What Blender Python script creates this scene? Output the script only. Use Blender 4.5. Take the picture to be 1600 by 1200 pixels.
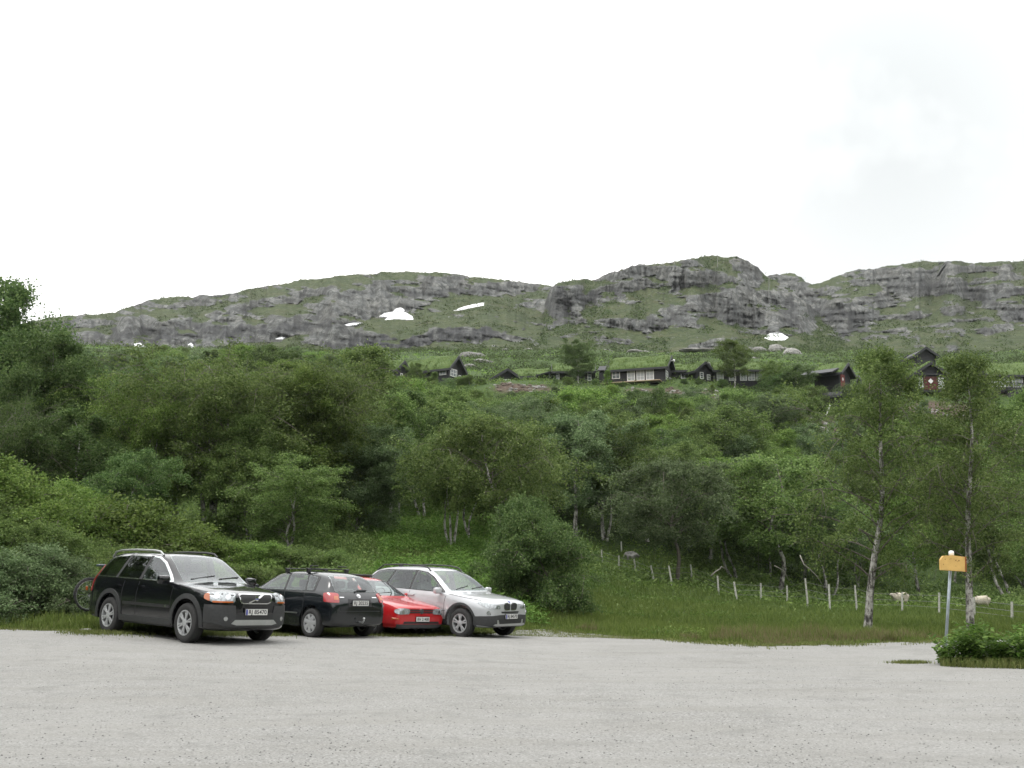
import bpy, bmesh, math, random
import numpy as np
from mathutils import Vector, Matrix
from mathutils.bvhtree import BVHTree
from mathutils.geometry import delaunay_2d_cdt

for o in list(bpy.data.objects): bpy.data.objects.remove(o)
SC = bpy.context.scene
COL = SC.collection
R = math.radians
# ------------------------------------------------------------------ camera
FPX, HOR, CAMH = 1600.0, 876.0, 1.6          # focal length and horizon line of the 1600x1200 photo
TILT = math.atan((HOR - 600) / FPX)
cam = bpy.data.cameras.new('camera'); cam.sensor_width = 36; cam.lens = 36 * FPX / 1600
cam.clip_start = .1; cam.clip_end = 6000
co = bpy.data.objects.new('camera', cam); COL.objects.link(co)
co.location = (0, 0, CAMH); co.rotation_euler = (R(90) + TILT, 0, 0)
SC.camera = co
SC.render.resolution_x, SC.render.resolution_y = 1024, 768
SC.render.engine = 'CYCLES'
SC.view_settings.view_transform = 'Standard'; SC.view_settings.look = 'None'
SC.view_settings.exposure = 0.42; SC.view_settings.gamma = 1
# ------------------------------------------------------------------ sky: bright overcast
W = bpy.data.worlds.new('World'); SC.world = W; W.use_nodes = True
wn, wl = W.node_tree.nodes, W.node_tree.links
for n in list(wn): wn.remove(n)
SUN_EL, SUN_AZ = R(64), R(-118)              # sun high, behind the camera's left shoulder, veiled by cloud
wo = wn.new('ShaderNodeOutputWorld'); bg = wn.new('ShaderNodeBackground')
sky = wn.new('ShaderNodeTexSky'); sky.sky_type = 'NISHITA'; sky.sun_disc = False
sky.sun_elevation = SUN_EL; sky.sun_rotation = SUN_AZ; sky.air_density = 1.5; sky.dust_density = 4
tc = wn.new('ShaderNodeTexCoord'); nz = wn.new('ShaderNodeTexNoise'); nz.inputs['Scale'].default_value = 2.2; nz.inputs['Detail'].default_value = 6
def wmath(op, a, b, clamp=False):
    x = wn.new('ShaderNodeMath'); x.operation = op; x.use_clamp = clamp
    for v, i in ((a, 0), (b, 1)):
        if hasattr(v, 'node'): wl.new(v, x.inputs[i])
        else: x.inputs[i].default_value = v
    return x.outputs[0]
wl.new(tc.outputs['Generated'], nz.inputs['Vector'])
dt = wn.new('ShaderNodeVectorMath'); dt.operation = 'DOT_PRODUCT'; dt.inputs[1].default_value = (.33, .85, .41); wl.new(tc.outputs['Generated'], dt.inputs[0])
patch = wmath('MULTIPLY', wmath('MULTIPLY', wmath('SUBTRACT', dt.outputs['Value'], .945), 18., True), wmath('MULTIPLY', wmath('SUBTRACT', nz.outputs['Fac'], .27), 3.6, True), True)   # one faint grey cloud low in the sky
cm = wn.new('ShaderNodeMix'); cm.data_type = 'RGBA'; cm.inputs['A'].default_value = (12.6, 12.6, 12.5, 1); cm.inputs['B'].default_value = (3.5, 3.8, 3.85, 1); wl.new(wmath('MULTIPLY', patch, .765), cm.inputs['Factor'])
sx = wn.new('ShaderNodeSeparateXYZ'); wl.new(tc.outputs['Generated'], sx.inputs[0])
grad = wmath('ADD', wmath('MULTIPLY', wmath('MAXIMUM', sx.outputs['Z'], 0.), 1.05), .78)     # overcast: the zenith is brighter than the horizon
gm = wn.new('ShaderNodeVectorMath'); gm.operation = 'SCALE'; wl.new(cm.outputs['Result'], gm.inputs[0]); wl.new(grad, gm.inputs['Scale'])
mx = wn.new('ShaderNodeMix'); mx.data_type = 'RGBA'; mx.inputs['Factor'].default_value = .96
wl.new(sky.outputs['Color'], mx.inputs['A']); wl.new(gm.outputs['Vector'], mx.inputs['B'])
wl.new(mx.outputs['Result'], bg.inputs['Color']); bg.inputs['Strength'].default_value = .1
wl.new(bg.outputs['Background'], wo.inputs['Surface'])
sd = bpy.data.lights.new('sun', 'SUN'); sd.energy = 1.3; sd.angle = R(22); sd.color = (1, .97, .92)
so = bpy.data.objects.new('sun', sd); COL.objects.link(so)
so.rotation_euler = (R(90) - SUN_EL, 0, math.pi - SUN_AZ + R(0))
d = Vector((math.sin(SUN_AZ) * math.cos(SUN_EL), math.cos(SUN_AZ) * math.cos(SUN_EL), math.sin(SUN_EL)))
so.rotation_euler = d.to_track_quat('Z', 'Y').to_euler()

# ------------------------------------------------------------------ helpers
CT, ST = math.cos(TILT), math.sin(TILT)
def at(px, py, Y):
    """point seen at photo pixel (px,py) standing Y metres in front of the camera"""
    cx, cy = (np.asarray(px, float) - 800) / FPX, -(np.asarray(py, float) - 600) / FPX
    k = Y / (CT - cy * ST)
    return k * cx, Y + 0 * k, CAMH + k * (ST + cy * CT)
def to_px(X, Y, Z):
    z = Z - CAMH; dd = Y * CT + z * ST; u = -Y * ST + z * CT
    return 800 + FPX * X / dd, 600 - FPX * u / dd
def hash3(ix, iy, iz, seed):
    h = (ix * 374761393 + iy * 668265263 + iz * 2147483647 + seed * 974711) & 0xffffffff
    h = ((h ^ (h >> 13)) * 1274126177) & 0xffffffff
    h = ((h ^ (h >> 16)) * 2246822519) & 0xffffffff
    return ((h ^ (h >> 15)) & 0xffff) / 65535.0
def vnoise(x, y, z=0.0, seed=0):
    x, y, z = np.broadcast_arrays(np.asarray(x, float), np.asarray(y, float), np.asarray(z, float))
    fx, fy, fz = np.floor(x), np.floor(y), np.floor(z)
    ix, iy, iz = fx.astype(np.int64), fy.astype(np.int64), fz.astype(np.int64)
    tx, ty, tz = x - fx, y - fy, z - fz
    tx, ty, tz = [t * t * (3 - 2 * t) for t in (tx, ty, tz)]
    r = 0
    for a in (0, 1):
        for b in (0, 1):
            for c in (0, 1):
                w = (tx if a else 1 - tx) * (ty if b else 1 - ty) * (tz if c else 1 - tz)
                r = r + w * hash3(ix + a, iy + b, iz + c, seed)
    return r * 2 - 1
def fbm(x, y, z=0.0, seed=0, oct=4, gain=.5):
    r, a, f = 0, 1, 1
    for k in range(oct):
        r = r + a * vnoise(x * f, y * f, z * f, seed + k * 17); a *= gain; f *= 2.03
    return r
def smooth(a, b, x):
    t = np.clip((x - a) / (b - a), 0, 1); return t * t * (3 - 2 * t)

def mesh_from(name, V, F, mat=None, parent=None, sm=False, attrs=None, uv=None):
    """fast mesh from numpy arrays; F is (n,3) or (n,4) ints"""
    V = np.asarray(V, np.float32); F = np.asarray(F, np.int32)
    me = bpy.data.meshes.new(name); k = F.shape[1]
    me.vertices.add(len(V)); me.vertices.foreach_set('co', V.ravel())
    me.loops.add(F.size); me.loops.foreach_set('vertex_index', F.ravel())
    me.polygons.add(len(F)); me.polygons.foreach_set('loop_start', np.arange(0, F.size, k, dtype=np.int32))
    me.polygons.foreach_set('loop_total', np.full(len(F), k, np.int32))
    if sm: me.polygons.foreach_set('use_smooth', np.ones(len(F), bool))
    for an, av in (attrs or {}).items():
        at_ = me.attributes.new(an, 'FLOAT', 'POINT'); at_.data.foreach_set('value', np.asarray(av, np.float32))
    me.update(); me.validate()
    return link(name, me, mat, parent)
def link(name, me, mat=None, parent=None):
    o = bpy.data.objects.new(name, me); COL.objects.link(o)
    if mat and not len(me.materials): me.materials.append(mat)
    if parent: o.parent = parent
    return o
def from_bm(name, bm, mat=None, parent=None, sm=False):
    me = bpy.data.meshes.new(name); bm.normal_update(); bm.to_mesh(me); bm.free()
    if sm:
        for p in me.polygons: p.use_smooth = True
    return link(name, me, mat, parent)
def empty(name, loc, rz=0.0):
    o = bpy.data.objects.new(name, None); COL.objects.link(o); o.location = loc; o.rotation_euler = (0, 0, rz)
    o.empty_display_size = .3
    return o
def tag(o, label=None, cat=None, group=None, kind=None):
    if label: o['label'] = label
    if cat: o['category'] = cat
    if group: o['group'] = group
    if kind: o['kind'] = kind
    return o
def evaluated(o):
    dg = bpy.context.evaluated_depsgraph_get(); dg.update()
    return bpy.data.meshes.new_from_object(o.evaluated_get(dg), depsgraph=dg)
def box(bm, c, s, rz=0, rot=None, bev=0):
    g = bmesh.ops.create_cube(bm, size=1)
    M = Matrix.Translation(c) @ (rot if rot is not None else Matrix.Rotation(rz, 4, 'Z')) @ Matrix.Diagonal((*s, 1))
    bmesh.ops.transform(bm, matrix=M, verts=g['verts'])
    if bev:
        es = list({e for v in g['verts'] for e in v.link_edges})
        bmesh.ops.bevel(bm, geom=es, offset=bev, segments=2, affect='EDGES', profile=.5)
def tube(bm, pts, rad, n=8, cap=True):
    """swept tube through pts; rad a number or a list"""
    pts = [Vector(p) for p in pts]; rs = rad if hasattr(rad, '__len__') else [rad] * len(pts)
    rings = []; up = Vector((0, 0, 1))
    for i, p in enumerate(pts):
        t = (pts[min(i + 1, len(pts) - 1)] - pts[max(i - 1, 0)]).normalized()
        a = t.cross(up)
        if a.length < .05: a = t.cross(Vector((1, 0, 0)))
        a.normalize(); b = t.cross(a)
        rings.append([bm.verts.new(p + (a * math.cos(q) + b * math.sin(q)) * rs[i]) for q in [2 * math.pi * k / n for k in range(n)]])
    for r0, r1 in zip(rings, rings[1:]):
        for k in range(n): bm.faces.new((r0[k], r0[(k + 1) % n], r1[(k + 1) % n], r1[k]))
    if cap:
        bm.faces.new(rings[0][::-1]); bm.faces.new(rings[-1])
def lathe(bm, prof, n=32, axis='Y', c=(0, 0, 0), close=False):
    """prof: list of (radius, offset along axis)"""
    rings = []
    for r, h in prof:
        ring = []
        for k in range(n):
            q = 2 * math.pi * k / n; a, b = r * math.cos(q), r * math.sin(q)
            p = {'X': (h, a, b), 'Y': (a, h, b), 'Z': (a, b, h)}[axis]
            ring.append(bm.verts.new((p[0] + c[0], p[1] + c[1], p[2] + c[2])))
        rings.append(ring)
    m = len(rings)
    for i in range(m if close else m - 1):
        r0, r1 = rings[i], rings[(i + 1) % m]
        for k in range(n): bm.faces.new((r0[k], r0[(k + 1) % n], r1[(k + 1) % n], r1[k]))
    if not close:
        for r, s in ((rings[0], -1), (rings[-1], 1)):
            bm.faces.new(r if s > 0 else r[::-1])
    bmesh.ops.recalc_face_normals(bm, faces=bm.faces)

# ------------------------------------------------------------------ materials
class N:
    """tiny node-tree helper"""
    def __init__(s, name):
        s.m = bpy.data.materials.new(name); s.m.use_nodes = True
        s.t = s.m.node_tree; s.b = s.t.nodes['Principled BSDF']; s.out = s.t.nodes['Material Output']
    def n(s, kind, **kw):
        x = s.t.nodes.new('ShaderNode' + kind)
        for k, v in kw.items():
            if k in x.inputs: x.inputs[k].default_value = v
            else: setattr(x, k, v)
        return x
    def l(s, a, b): s.t.links.new(a, b)
    def noise(s, vec, scale, detail=4, rough=.55, dist=0):
        x = s.n('TexNoise', Scale=scale, Detail=detail, Roughness=rough, Distortion=dist)
        if vec: s.l(vec, x.inputs['Vector'])
        return x.outputs['Fac']
    def ramp(s, fac, stops):
        x = s.n('ValToRGB'); e = x.color_ramp.elements
        while len(e) < len(stops): e.new(.5)
        for el, (p, c) in zip(e, stops):
            el.position = p; el.color = (*c, 1) if hasattr(c, '__len__') else (c, c, c, 1)
        s.l(fac, x.inputs['Fac']); return x.outputs['Color']
    def mix(s, fac, a, b, mode='MIX'):
        x = s.n('Mix'); x.data_type = 'RGBA'; x.blend_type = mode
        for v, k in ((fac, 'Factor'), (a, 'A'), (b, 'B')):
            i = [q for q in x.inputs if q.name == k and (q.type == ('VALUE' if k == 'Factor' else 'RGBA'))][0]
            if hasattr(v, 'is_linked') or hasattr(v, 'node'): s.l(v, i)
            else: i.default_value = v if k == 'Factor' else (*v, 1)
        return [q for q in x.outputs if q.type == 'RGBA'][0]
    def math(s, op, a, b=0.0, clamp=False):
        x = s.n('Math'); x.operation = op; x.use_clamp = clamp
        for v, i in ((a, 0), (b, 1)):
            if hasattr(v, 'node'): s.l(v, x.inputs[i])
            else: x.inputs[i].default_value = v
        return x.outputs[0]
    def bump(s, h, strength, dist):
        x = s.n('Bump', Strength=strength, Distance=dist); s.l(h, x.inputs['Height']); s.l(x.outputs[0], s.b.inputs['Normal']); return x
    def mapped(s, out='Object', scale=(1, 1, 1), rot=(0, 0, 0)):
        t = s.n('TexCoord'); m = s.n('Mapping'); m.inputs['Scale'].default_value = scale; m.inputs['Rotation'].default_value = rot
        s.l(t.outputs[out], m.inputs['Vector']); return m.outputs[0]
    def col(s, c): s.l(c, s.b.inputs['Base Color'])
def plain(name, c, rough=.5, metal=0, coat=0, spec=.5, var=.08, vs=9.0, bump=0):
    """procedural paint/plastic/metal with slight mottling"""
    m = N(name); f = m.noise(m.mapped(), vs, 5)
    lo, hi = [tuple(max(0, x * (1 + k)) for x in c) for k in (-var, var)]
    m.col(m.ramp(f, [(.3, lo), (.7, hi)]))
    m.b.inputs['Roughness'].default_value = rough; m.b.inputs['Metallic'].default_value = metal
    m.b.inputs['Coat Weight'].default_value = coat; m.b.inputs['Coat Roughness'].default_value = .04
    m.b.inputs['Specular IOR Level'].default_value = spec
    if bump: m.bump(f, bump, .01)
    return m.m
# ================================================================== terrain
TY = np.array([24, 28, 32, 40, 50, 62, 75, 90, 105, 118, 128, 140, 180, 240, 300.])
TPX = np.array([-500, 0, 400, 700, 1000, 1300, 2100.])
TZ = np.array([
 [.3, .5, .8, 1.6, 3.0, 4.5, 7, 11, 15.5, 19.5, 22, 25, 37, 53, 66],
 [.1, .3, .6, 1.4, 2.6, 4.0, 6.5, 10.5, 15, 19, 22, 25, 36, 52, 65],
 [.0, .1, .5, 1.5, 2.9, 5.0, 8.0, 12, 16, 19.6, 22, 25, 35, 51, 64],
 [-.25, -.2, .2, 1.3, 2.6, 4.5, 7.4, 11.8, 15.6, 22.0, 23.4, 25, 34.5, 50.5, 64],
 [-.35, -.45, -.55, -.5, -.2, .3, 2.2, 7.5, 13.8, 22.0, 23.5, 25, 34, 50, 64],
 [-.4, -.5, -.6, -.8, -1.0, -1.1, -.8, 3, 10.8, 20.9, 22.8, 25, 34, 50, 64],
 [-.4, -.5, -.6, -.8, -1.0, -1.1, -.8, 3.5, 10.8, 20.9, 22.8, 25, 34, 50, 64]])
def ground_raw(X, Y):
    X, Y = np.asarray(X, float), np.asarray(Y, float)
    lot = .06 * smooth(12, 20, Y) - .035 * np.clip(X + 6, -3, 7) * smooth(12, 20, Y) - .03 * np.clip(Y - 21.5, 0, 8)
    px = 800 + FPX * X / np.maximum(Y, 5) / 1.0
    fi = np.interp(px, TPX, np.arange(len(TPX))); fj = np.interp(Y, TY, np.arange(len(TY)))
    i0 = np.clip(np.floor(fi).astype(int), 0, len(TPX) - 2); j0 = np.clip(np.floor(fj).astype(int), 0, len(TY) - 2)
    a, b = fi - i0, fj - j0; a = a * a * (3 - 2 * a)
    t = (TZ[i0, j0] * (1 - a) + TZ[i0 + 1, j0] * a) * (1 - b) + (TZ[i0, j0 + 1] * (1 - a) + TZ[i0 + 1, j0 + 1] * a) * b
    w = smooth(24.5, 31, Y + np.clip(-X - 4, 0, 3) * 1.0)
    return lot * (1 - w) + t * w
def ground(X, Y):
    X, Y = np.asarray(X, float), np.asarray(Y, float)
    z = ground_raw(X, Y)
    z = (z + ground_raw(X, Y * 1.04) + ground_raw(X, Y * .96)) / 3
    z = z + smooth(26, 45, Y) * (.10 * vnoise(X * .35, Y * .35, seed=3)) + smooth(60, 120, Y) * (.8 * vnoise(X * .09, Y * .09, seed=5) + .3 * vnoise(X * .4, Y * .4, seed=6))
    z = z + .012 * vnoise(X * .9, Y * .9, seed=9) + .02 * vnoise(X * .2, Y * .2, seed=8)
    return z
def gz(x, y): return float(ground(x, y))
# gravel outline: where gravel ends and grass begins (photo pixels on the lot's surface)
EDGE = [(-400, 978), (0, 982), (150, 987), (330, 991), (600, 992), (760, 989), (810, 984), (860, 984), (960, 993), (1080, 1003), (1200, 1009), (1300, 1006), (1400, 1003), (1460, 1001), (1600, 1000), (2000, 997)]
def edge_y(px, py):
    Y = 22.0
    for _ in range(30):
        X = (px - 800) / FPX * Y; z = float(ground(X, Y)); k = (CAMH - z)
        s = math.tan(math.atan((py - 600) / FPX) - TILT); Y = .5 * Y + .5 * k / max(s, .01)
    return Y
EP = np.array([[px, edge_y(px, py)] for px, py in EDGE])
def gravel_edge(px): return np.interp(px, EP[:, 0], EP[:, 1])
def lot_point(px, py):
    Y = edge_y(px, py); X = (px - 800) / FPX * (Y * CT + (gz((px - 800) / FPX * Y, Y) - CAMH) * ST)
    return X, Y, gz(X, Y)

def ground_sheet():
    ys = np.concatenate([np.linspace(-60, 4, 40), np.linspace(4.3, 34, 150), np.geomspace(34.3, 262, 240)])
    ang = np.linspace(-1.05, 1.05, 420)
    YY, AA = np.meshgrid(ys, ang, indexing='ij')
    XX = AA * (np.maximum(YY, 0) + 14 + np.maximum(-YY, 0))
    ZZ = ground(XX, YY)
    px = 800 + FPX * XX / np.maximum(YY, 5)
    g = (YY - gravel_edge(px)) + .35 * vnoise(XX * 1.3, YY * 1.3, seed=21) + .5 * vnoise(XX * .5, YY * .5, seed=22)
    # small green island at the right of the lot
    ix, iy = (XX - 9.55), (YY - ISL[1]); ia = (ix + .15 * iy) / 2.3; ib = iy / 1.0
    isl = 1 - np.sqrt(ia * ia + ib * ib) + .15 * vnoise(XX * 2, YY * 2, seed=23)
    grass = np.maximum(smooth(-.15, .35, g), smooth(-.05, .15, isl))
    earth = np.zeros_like(XX)
    for (ex, ey, ew, ed) in EARTH:
        q = 1 - np.sqrt(((XX - ex) / ew) ** 2 + ((YY - ey) / ed) ** 2) + .5 * vnoise(XX * .8, YY * .8, seed=31)
        earth = np.maximum(earth, smooth(0, .3, q))
    nr, nc = XX.shape
    idx = np.arange(nr * nc).reshape(nr, nc)
    F = np.stack([idx[:-1, :-1], idx[:-1, 1:], idx[1:, 1:], idx[1:, :-1]], -1).reshape(-1, 4)
    return mesh_from('ground', np.stack([XX, YY, ZZ], -1).reshape(-1, 3), F, M_ground(), sm=True,
                     attrs={'grass': grass.ravel(), 'earth': earth.ravel()})
def M_ground():
    m = N('gravel_and_grass'); P = m.mapped()
    fine = m.noise(P, 42, 3, .7); mid = m.noise(P, 9, 5, .65); big = m.noise(P, .35, 4, .6)
    st = m.n('TexVoronoi', Scale=34.0); m.l(P, st.inputs['Vector'])
    grav = m.ramp(fine, [(.30, (0.150, 0.148, 0.138)), (.47, (0.212, 0.210, 0.200)), (.62, (0.255, 0.254, 0.244))])
    grav = m.mix(m.math('MULTIPLY', m.ramp(st.outputs['Distance'], [(.0, .0), (.65, 0.9)]), .18), grav, (0.162, 0.162, 0.154))
    vc = m.n('TexVoronoi', Scale=60.0); m.l(P, vc.inputs['Vector'])
    sep = m.n('SeparateColor'); m.l(vc.outputs['Color'], sep.inputs[0])
    grav = m.mix(m.ramp(sep.outputs[0], [(.84, 0.), (.90, .55)]), grav, (0.105, 0.105, 0.103))
    grav = m.mix(m.ramp(sep.outputs[1], [(.82, 0.), (.88, .5)]), grav, (0.340, 0.340, 0.329))
    trk = m.noise(m.mapped(scale=(.25, 1.6, 1), rot=(0, 0, .12)), 1.1, 5, .6)
    grav = m.mix(m.ramp(trk, [(.36, .45), (.56, 0.)]), grav, (0.183, 0.178, 0.162))
    grav = m.mix(m.ramp(big, [(.4, .0), (.62, .35)]), grav, (0.260, 0.258, 0.247))
    tk = m.noise(m.mapped(scale=(.10, 2.6, 1), rot=(0, 0, -.2)), .8, 3, .5); grav = m.mix(m.ramp(tk, [(.54, 0.), (.60, .22), (.64, 0.)]), grav, (0.170, 0.167, 0.154))
    pt_ = m.noise(P, 1.3, 6, .75); grav = m.mix(m.ramp(pt_, [(.34, .5), (.48, 0.)]), grav, (.15, .15, .142)); grav = m.mix(m.ramp(m.noise(P, 19, 3, .8), [(.30, .75), (.40, 0.)]), grav, (.13, .13, .125))
    soil = m.ramp(m.noise(P, 3, 6, .7), [(.3, (.020, .036, .010)), (.5, (.038, .066, .016)), (.7, (.062, .086, .026))])
    g = m.n('Attribute', attribute_name='grass').outputs['Fac']; e = m.n('Attribute', attribute_name='earth').outputs['Fac']
    gm = m.ramp(m.math('ADD', g, m.math('MULTIPLY', m.math('SUBTRACT', mid, .5), .9)), [(.42, 0.), (.58, 1.)])
    c = m.mix(gm, grav, soil)
    brown = m.ramp(m.noise(P, 2.5, 6, .7), [(.3, (.035, .026, .020)), (.5, (.075, .055, .042)), (.62, (.10, .080, .062)), (.75, (.18, .165, .145))])
    c = m.mix(e, c, brown)
    m.col(c); m.b.inputs['Roughness'].default_value = .95; m.b.inputs['Specular IOR Level'].default_value = .2
    h = m.math('ADD', fine, m.math('MULTIPLY', st.outputs['Distance'], -.7))
    m.bump(h, .85, .014)
    return m.m
# ================================================================== mountains
def hill_layer(name, crest, base, px0, px1, Yb, Yc, blobs, nrow=150, step=1.5, seed=0, tilt=-.18, rough=1.0, rockbase=.15, back=60., seeps=()):
    """A hillside seen from below. Ledges lie flat (depth grows fast), cliffs stand steep (depth grows slowly)."""
    px = np.arange(px0, px1 + step, step); cp = np.interp(px, [c[0] for c in crest], [c[1] for c in crest])
    bp = np.interp(px, [c[0] for c in base], [c[1] for c in base])
    cp = cp + rough * (1.6 * vnoise(px * .06, 0, seed=seed + 1) + 1.0 * vnoise(px * .17, 0, seed=seed + 2) + .7 * vnoise(px * .45, 0, seed=seed + 3))
    v = np.linspace(0, 1, nrow)[:, None]
    PX = np.broadcast_to(px[None, :], (nrow, len(px))); PY = bp + (cp - bp) * v
    rock = np.full(PX.shape, rockbase)
    for (bx, by, rx, ry, ang, s) in blobs:
        a = math.radians(ang); dx, dy = PX - bx, PY - by
        u = (dx * math.cos(a) - dy * math.sin(a)) / rx; w = (dx * math.sin(a) + dy * math.cos(a)) / ry
        wob = .35 * fbm(PX * .035, PY * .07, seed=seed + 40, oct=4)
        q = 1 - np.sqrt(u * u + w * w) + wob
        rock = np.maximum(rock, s * smooth(0, .22, q)) if s > 0 else rock * (1 + s * smooth(0, .25, q))
    U, V_ = PX + PY * .0, PY - tilt * -PX     # strata run slightly uphill to the right
    stra = fbm(U * .010, V_ * .10, seed=seed + 7, oct=4, gain=.6)
    chunk = fbm(U * .035, V_ * .08, seed=seed + 8, oct=5, gain=.65)
    r = np.clip(rock + .42 * stra + .34 * chunk + .04, 0, 1)
    rockm = smooth(.36, .62, r)
    wav = 0.5 + .5 * np.sin(V_ * .55 + 2.5 * fbm(U * .03, V_ * .05, seed=seed + 9))
    flat = (1 - rockm) * 1.0 + rockm * (.10 + .55 * wav ** 4)
    cum = np.cumsum(flat, 0)
    def hs(a, ker):
        pp = np.pad(a, ((0, 0), (ker // 2 + 1, ker // 2)), mode='edge'); cs = np.cumsum(pp, 1)
        return (cs[:, ker:] - cs[:, :-ker]) / ker
    cum = hs(hs(cum, 15), 15) + .25 * (cum - hs(cum, 15)); last = hs(hs(cum[-1:], 61), 41)
    Y = Yb + (Yc - Yb) * cum / np.maximum(last, 1e-3)
    # joints, gullies and blocks, moved along the line of depth
    vert = fbm(U * .16, V_ * .03, seed=seed + 11, oct=4, gain=.6)
    blk = 1.6 * np.abs(vnoise(U * .055, V_ * .12, seed=seed + 12)) + .5 * np.abs(vnoise(U * .2, V_ * .33, seed=seed + 13)) + .2 * np.abs(vnoise(U * .6, V_ * .8, seed=seed + 14))
    gul = fbm(U * .018, V_ * .02, seed=seed + 15, oct=3)
    Y = Y + rockm * (vert * 2.2 - blk * 1.7) + gul * 9 * v * (1 - v) * 4 + (1 - rockm) * 1.6 * fbm(U * .12, V_ * .2, seed=seed + 16, oct=4)
    X, Yw, Z = at(PX, PY, Y)
    # back of the hill: rows falling away behind the crest
    rows = [(X, Yw, Z)]; 
    Xb, Yb_, Zb = [], [], []
    for q in (.15, .5, 1.):
        Xb.append(X[-1] * (1 + .0 * q) + 0); Yb_.append(Yw[-1] + back * q); Zb.append(Z[-1] - back * .55 * q * q - .5)
    X = np.vstack([X] + Xb); Yw = np.vstack([Yw] + Yb_); Z = np.vstack([Z] + Zb)
    rockm = np.vstack([rockm] + [rockm[-1:]] * 3)
    sp = np.zeros(PX.shape)
    for (bx, by, rx, ry, ang, s_) in seeps:
        a = math.radians(ang); dx, dy = PX - bx, PY - by; u = (dx * math.cos(a) - dy * math.sin(a)) / rx; w = (dx * math.sin(a) + dy * math.cos(a)) / ry
        sp = np.maximum(sp, s_ * smooth(0, .35, 1 - np.sqrt(u * u + w * w) + .5 * fbm(PX * .09, PY * .02, seed=seed + 60, oct=4)))
    sp = np.vstack([sp] + [sp[-1:]] * 3)
    nr, nc = X.shape; idx = np.arange(nr * nc).reshape(nr, nc)
    F = np.stack([idx[:-1, :-1], idx[:-1, 1:], idx[1:, 1:], idx[1:, :-1]], -1).reshape(-1, 4)
    o = mesh_from(name, np.stack([X, Yw, Z], -1).reshape(-1, 3), F, None, sm=True, attrs={'rock': rockm.ravel(), 'wet': sp.ravel()})
    o.data.materials.append(M_HILL); tag(o, kind='structure')
    return (PX, PY, X[:nrow], Yw[:nrow], Z[:nrow], rockm[:nrow])
def M_hill():
    m = N('heath_and_rock'); P = m.mapped()
    rk = m.n('Attribute', attribute_name='rock').outputs['Fac']
    n1 = m.noise(P, .16, 8, .68); n2 = m.noise(m.mapped(scale=(1, .3, .14)), .16, 7, .72, .5); n3 = m.noise(P, .9, 6, .7)
    rock = m.ramp(n1, [(.32, (.052, .056, .055)), (.44, (.090, .094, .092)), (.55, (.136, .140, .132)), (.70, (.205, .207, .192))])
    rock = m.mix(m.ramp(n2, [(.42, .8), (.53, 0.)]), rock, (0.042, 0.043, 0.042))          # dark seep streaks
    rock = m.mix(m.ramp(m.noise(P, .05, 5, .6), [(.5, 0.), (.7, .55)]), rock, (0.128, 0.127, 0.112))
    wet = m.n('Attribute', attribute_name='wet').outputs['Fac']; rock = m.mix(m.math('MULTIPLY', wet, m.ramp(m.noise(m.mapped(scale=(1, .3, .12)), .22, 6, .7, .4), [(.46, 1.), (.66, .30)])), rock, (.030, .031, .033))   # wet, lichen-black cliff
    vv = m.n('TexVoronoi', Scale=.30); vv.feature = 'DISTANCE_TO_EDGE'; m.l(m.mapped(scale=(1, .5, .16), rot=(0, .08, 0)), vv.inputs['Vector']); rock = m.mix(m.ramp(vv.outputs['Distance'], [(.0, .55), (.05, 0.)]), rock, (.030, .031, .031))   # upright joints
    sepv = m.n('TexVoronoi', Scale=.13); sepv.feature = 'DISTANCE_TO_EDGE'
    m.l(m.mapped(scale=(1, .6, 1.9), rot=(0, .25, 0)), sepv.inputs['Vector'])
    rock = m.mix(m.ramp(sepv.outputs['Distance'], [(.0, .7), (.05, 0.)]), rock, (0.032, 0.032, 0.029))   # open joints
    gr = m.ramp(m.noise(P, .12, 9, .8), [(.34, (0.017, 0.028, 0.009)), (.46, (0.036, 0.053, 0.017)), (.56, (0.059, 0.071, 0.028)), (.68, (0.079, 0.079, 0.038))])
    gr = m.mix(m.ramp(n3, [(.40, .75), (.52, 0.)]), gr, (0.018, 0.030, 0.012))
    gr = m.mix(m.ramp(m.noise(P, .08, 6, .65), [(.54, 0.), (.66, .55)]), gr, (0.059, 0.056, 0.026))
    gr = m.mix(m.ramp(m.noise(P, .55, 7, .8), [(.58, 0.), (.61, .9)]), gr, (0.132, 0.132, 0.122))   # loose stones
    f = m.math('ADD', rk, m.math('MULTIPLY', m.math('SUBTRACT', n3, .5), 1.1))
    c = m.mix(m.ramp(f, [(.42, 0.), (.54, 1.)]), gr, rock)
    m.col(c); m.b.inputs['Roughness'].default_value = .95; m.b.inputs['Specular IOR Level'].default_value = .15
    m.bump(m.math('ADD', n3, m.math('MULTIPLY', n1, 2.)), .6, 1.0)
    return m.m
M_HILL = M_hill()
ISL = (8.75, 17.75)
EARTH = []
def earth_at(px, py, Y, w, dd): EARTH.append((float(at(px, py, Y)[0]), Y, w, dd))
earth_at(1280, 660, 112.5, 3.0, 2.6); earth_at(1465, 635, 115, 4.0, 2)
earth_at(825, 605, 117, 5.5, 1.6); earth_at(1045, 607, 116.6, 6.5, 1.5); earth_at(1140, 612, 116, 5, 1.2)
tag(ground_sheet(), kind='structure')

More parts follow.
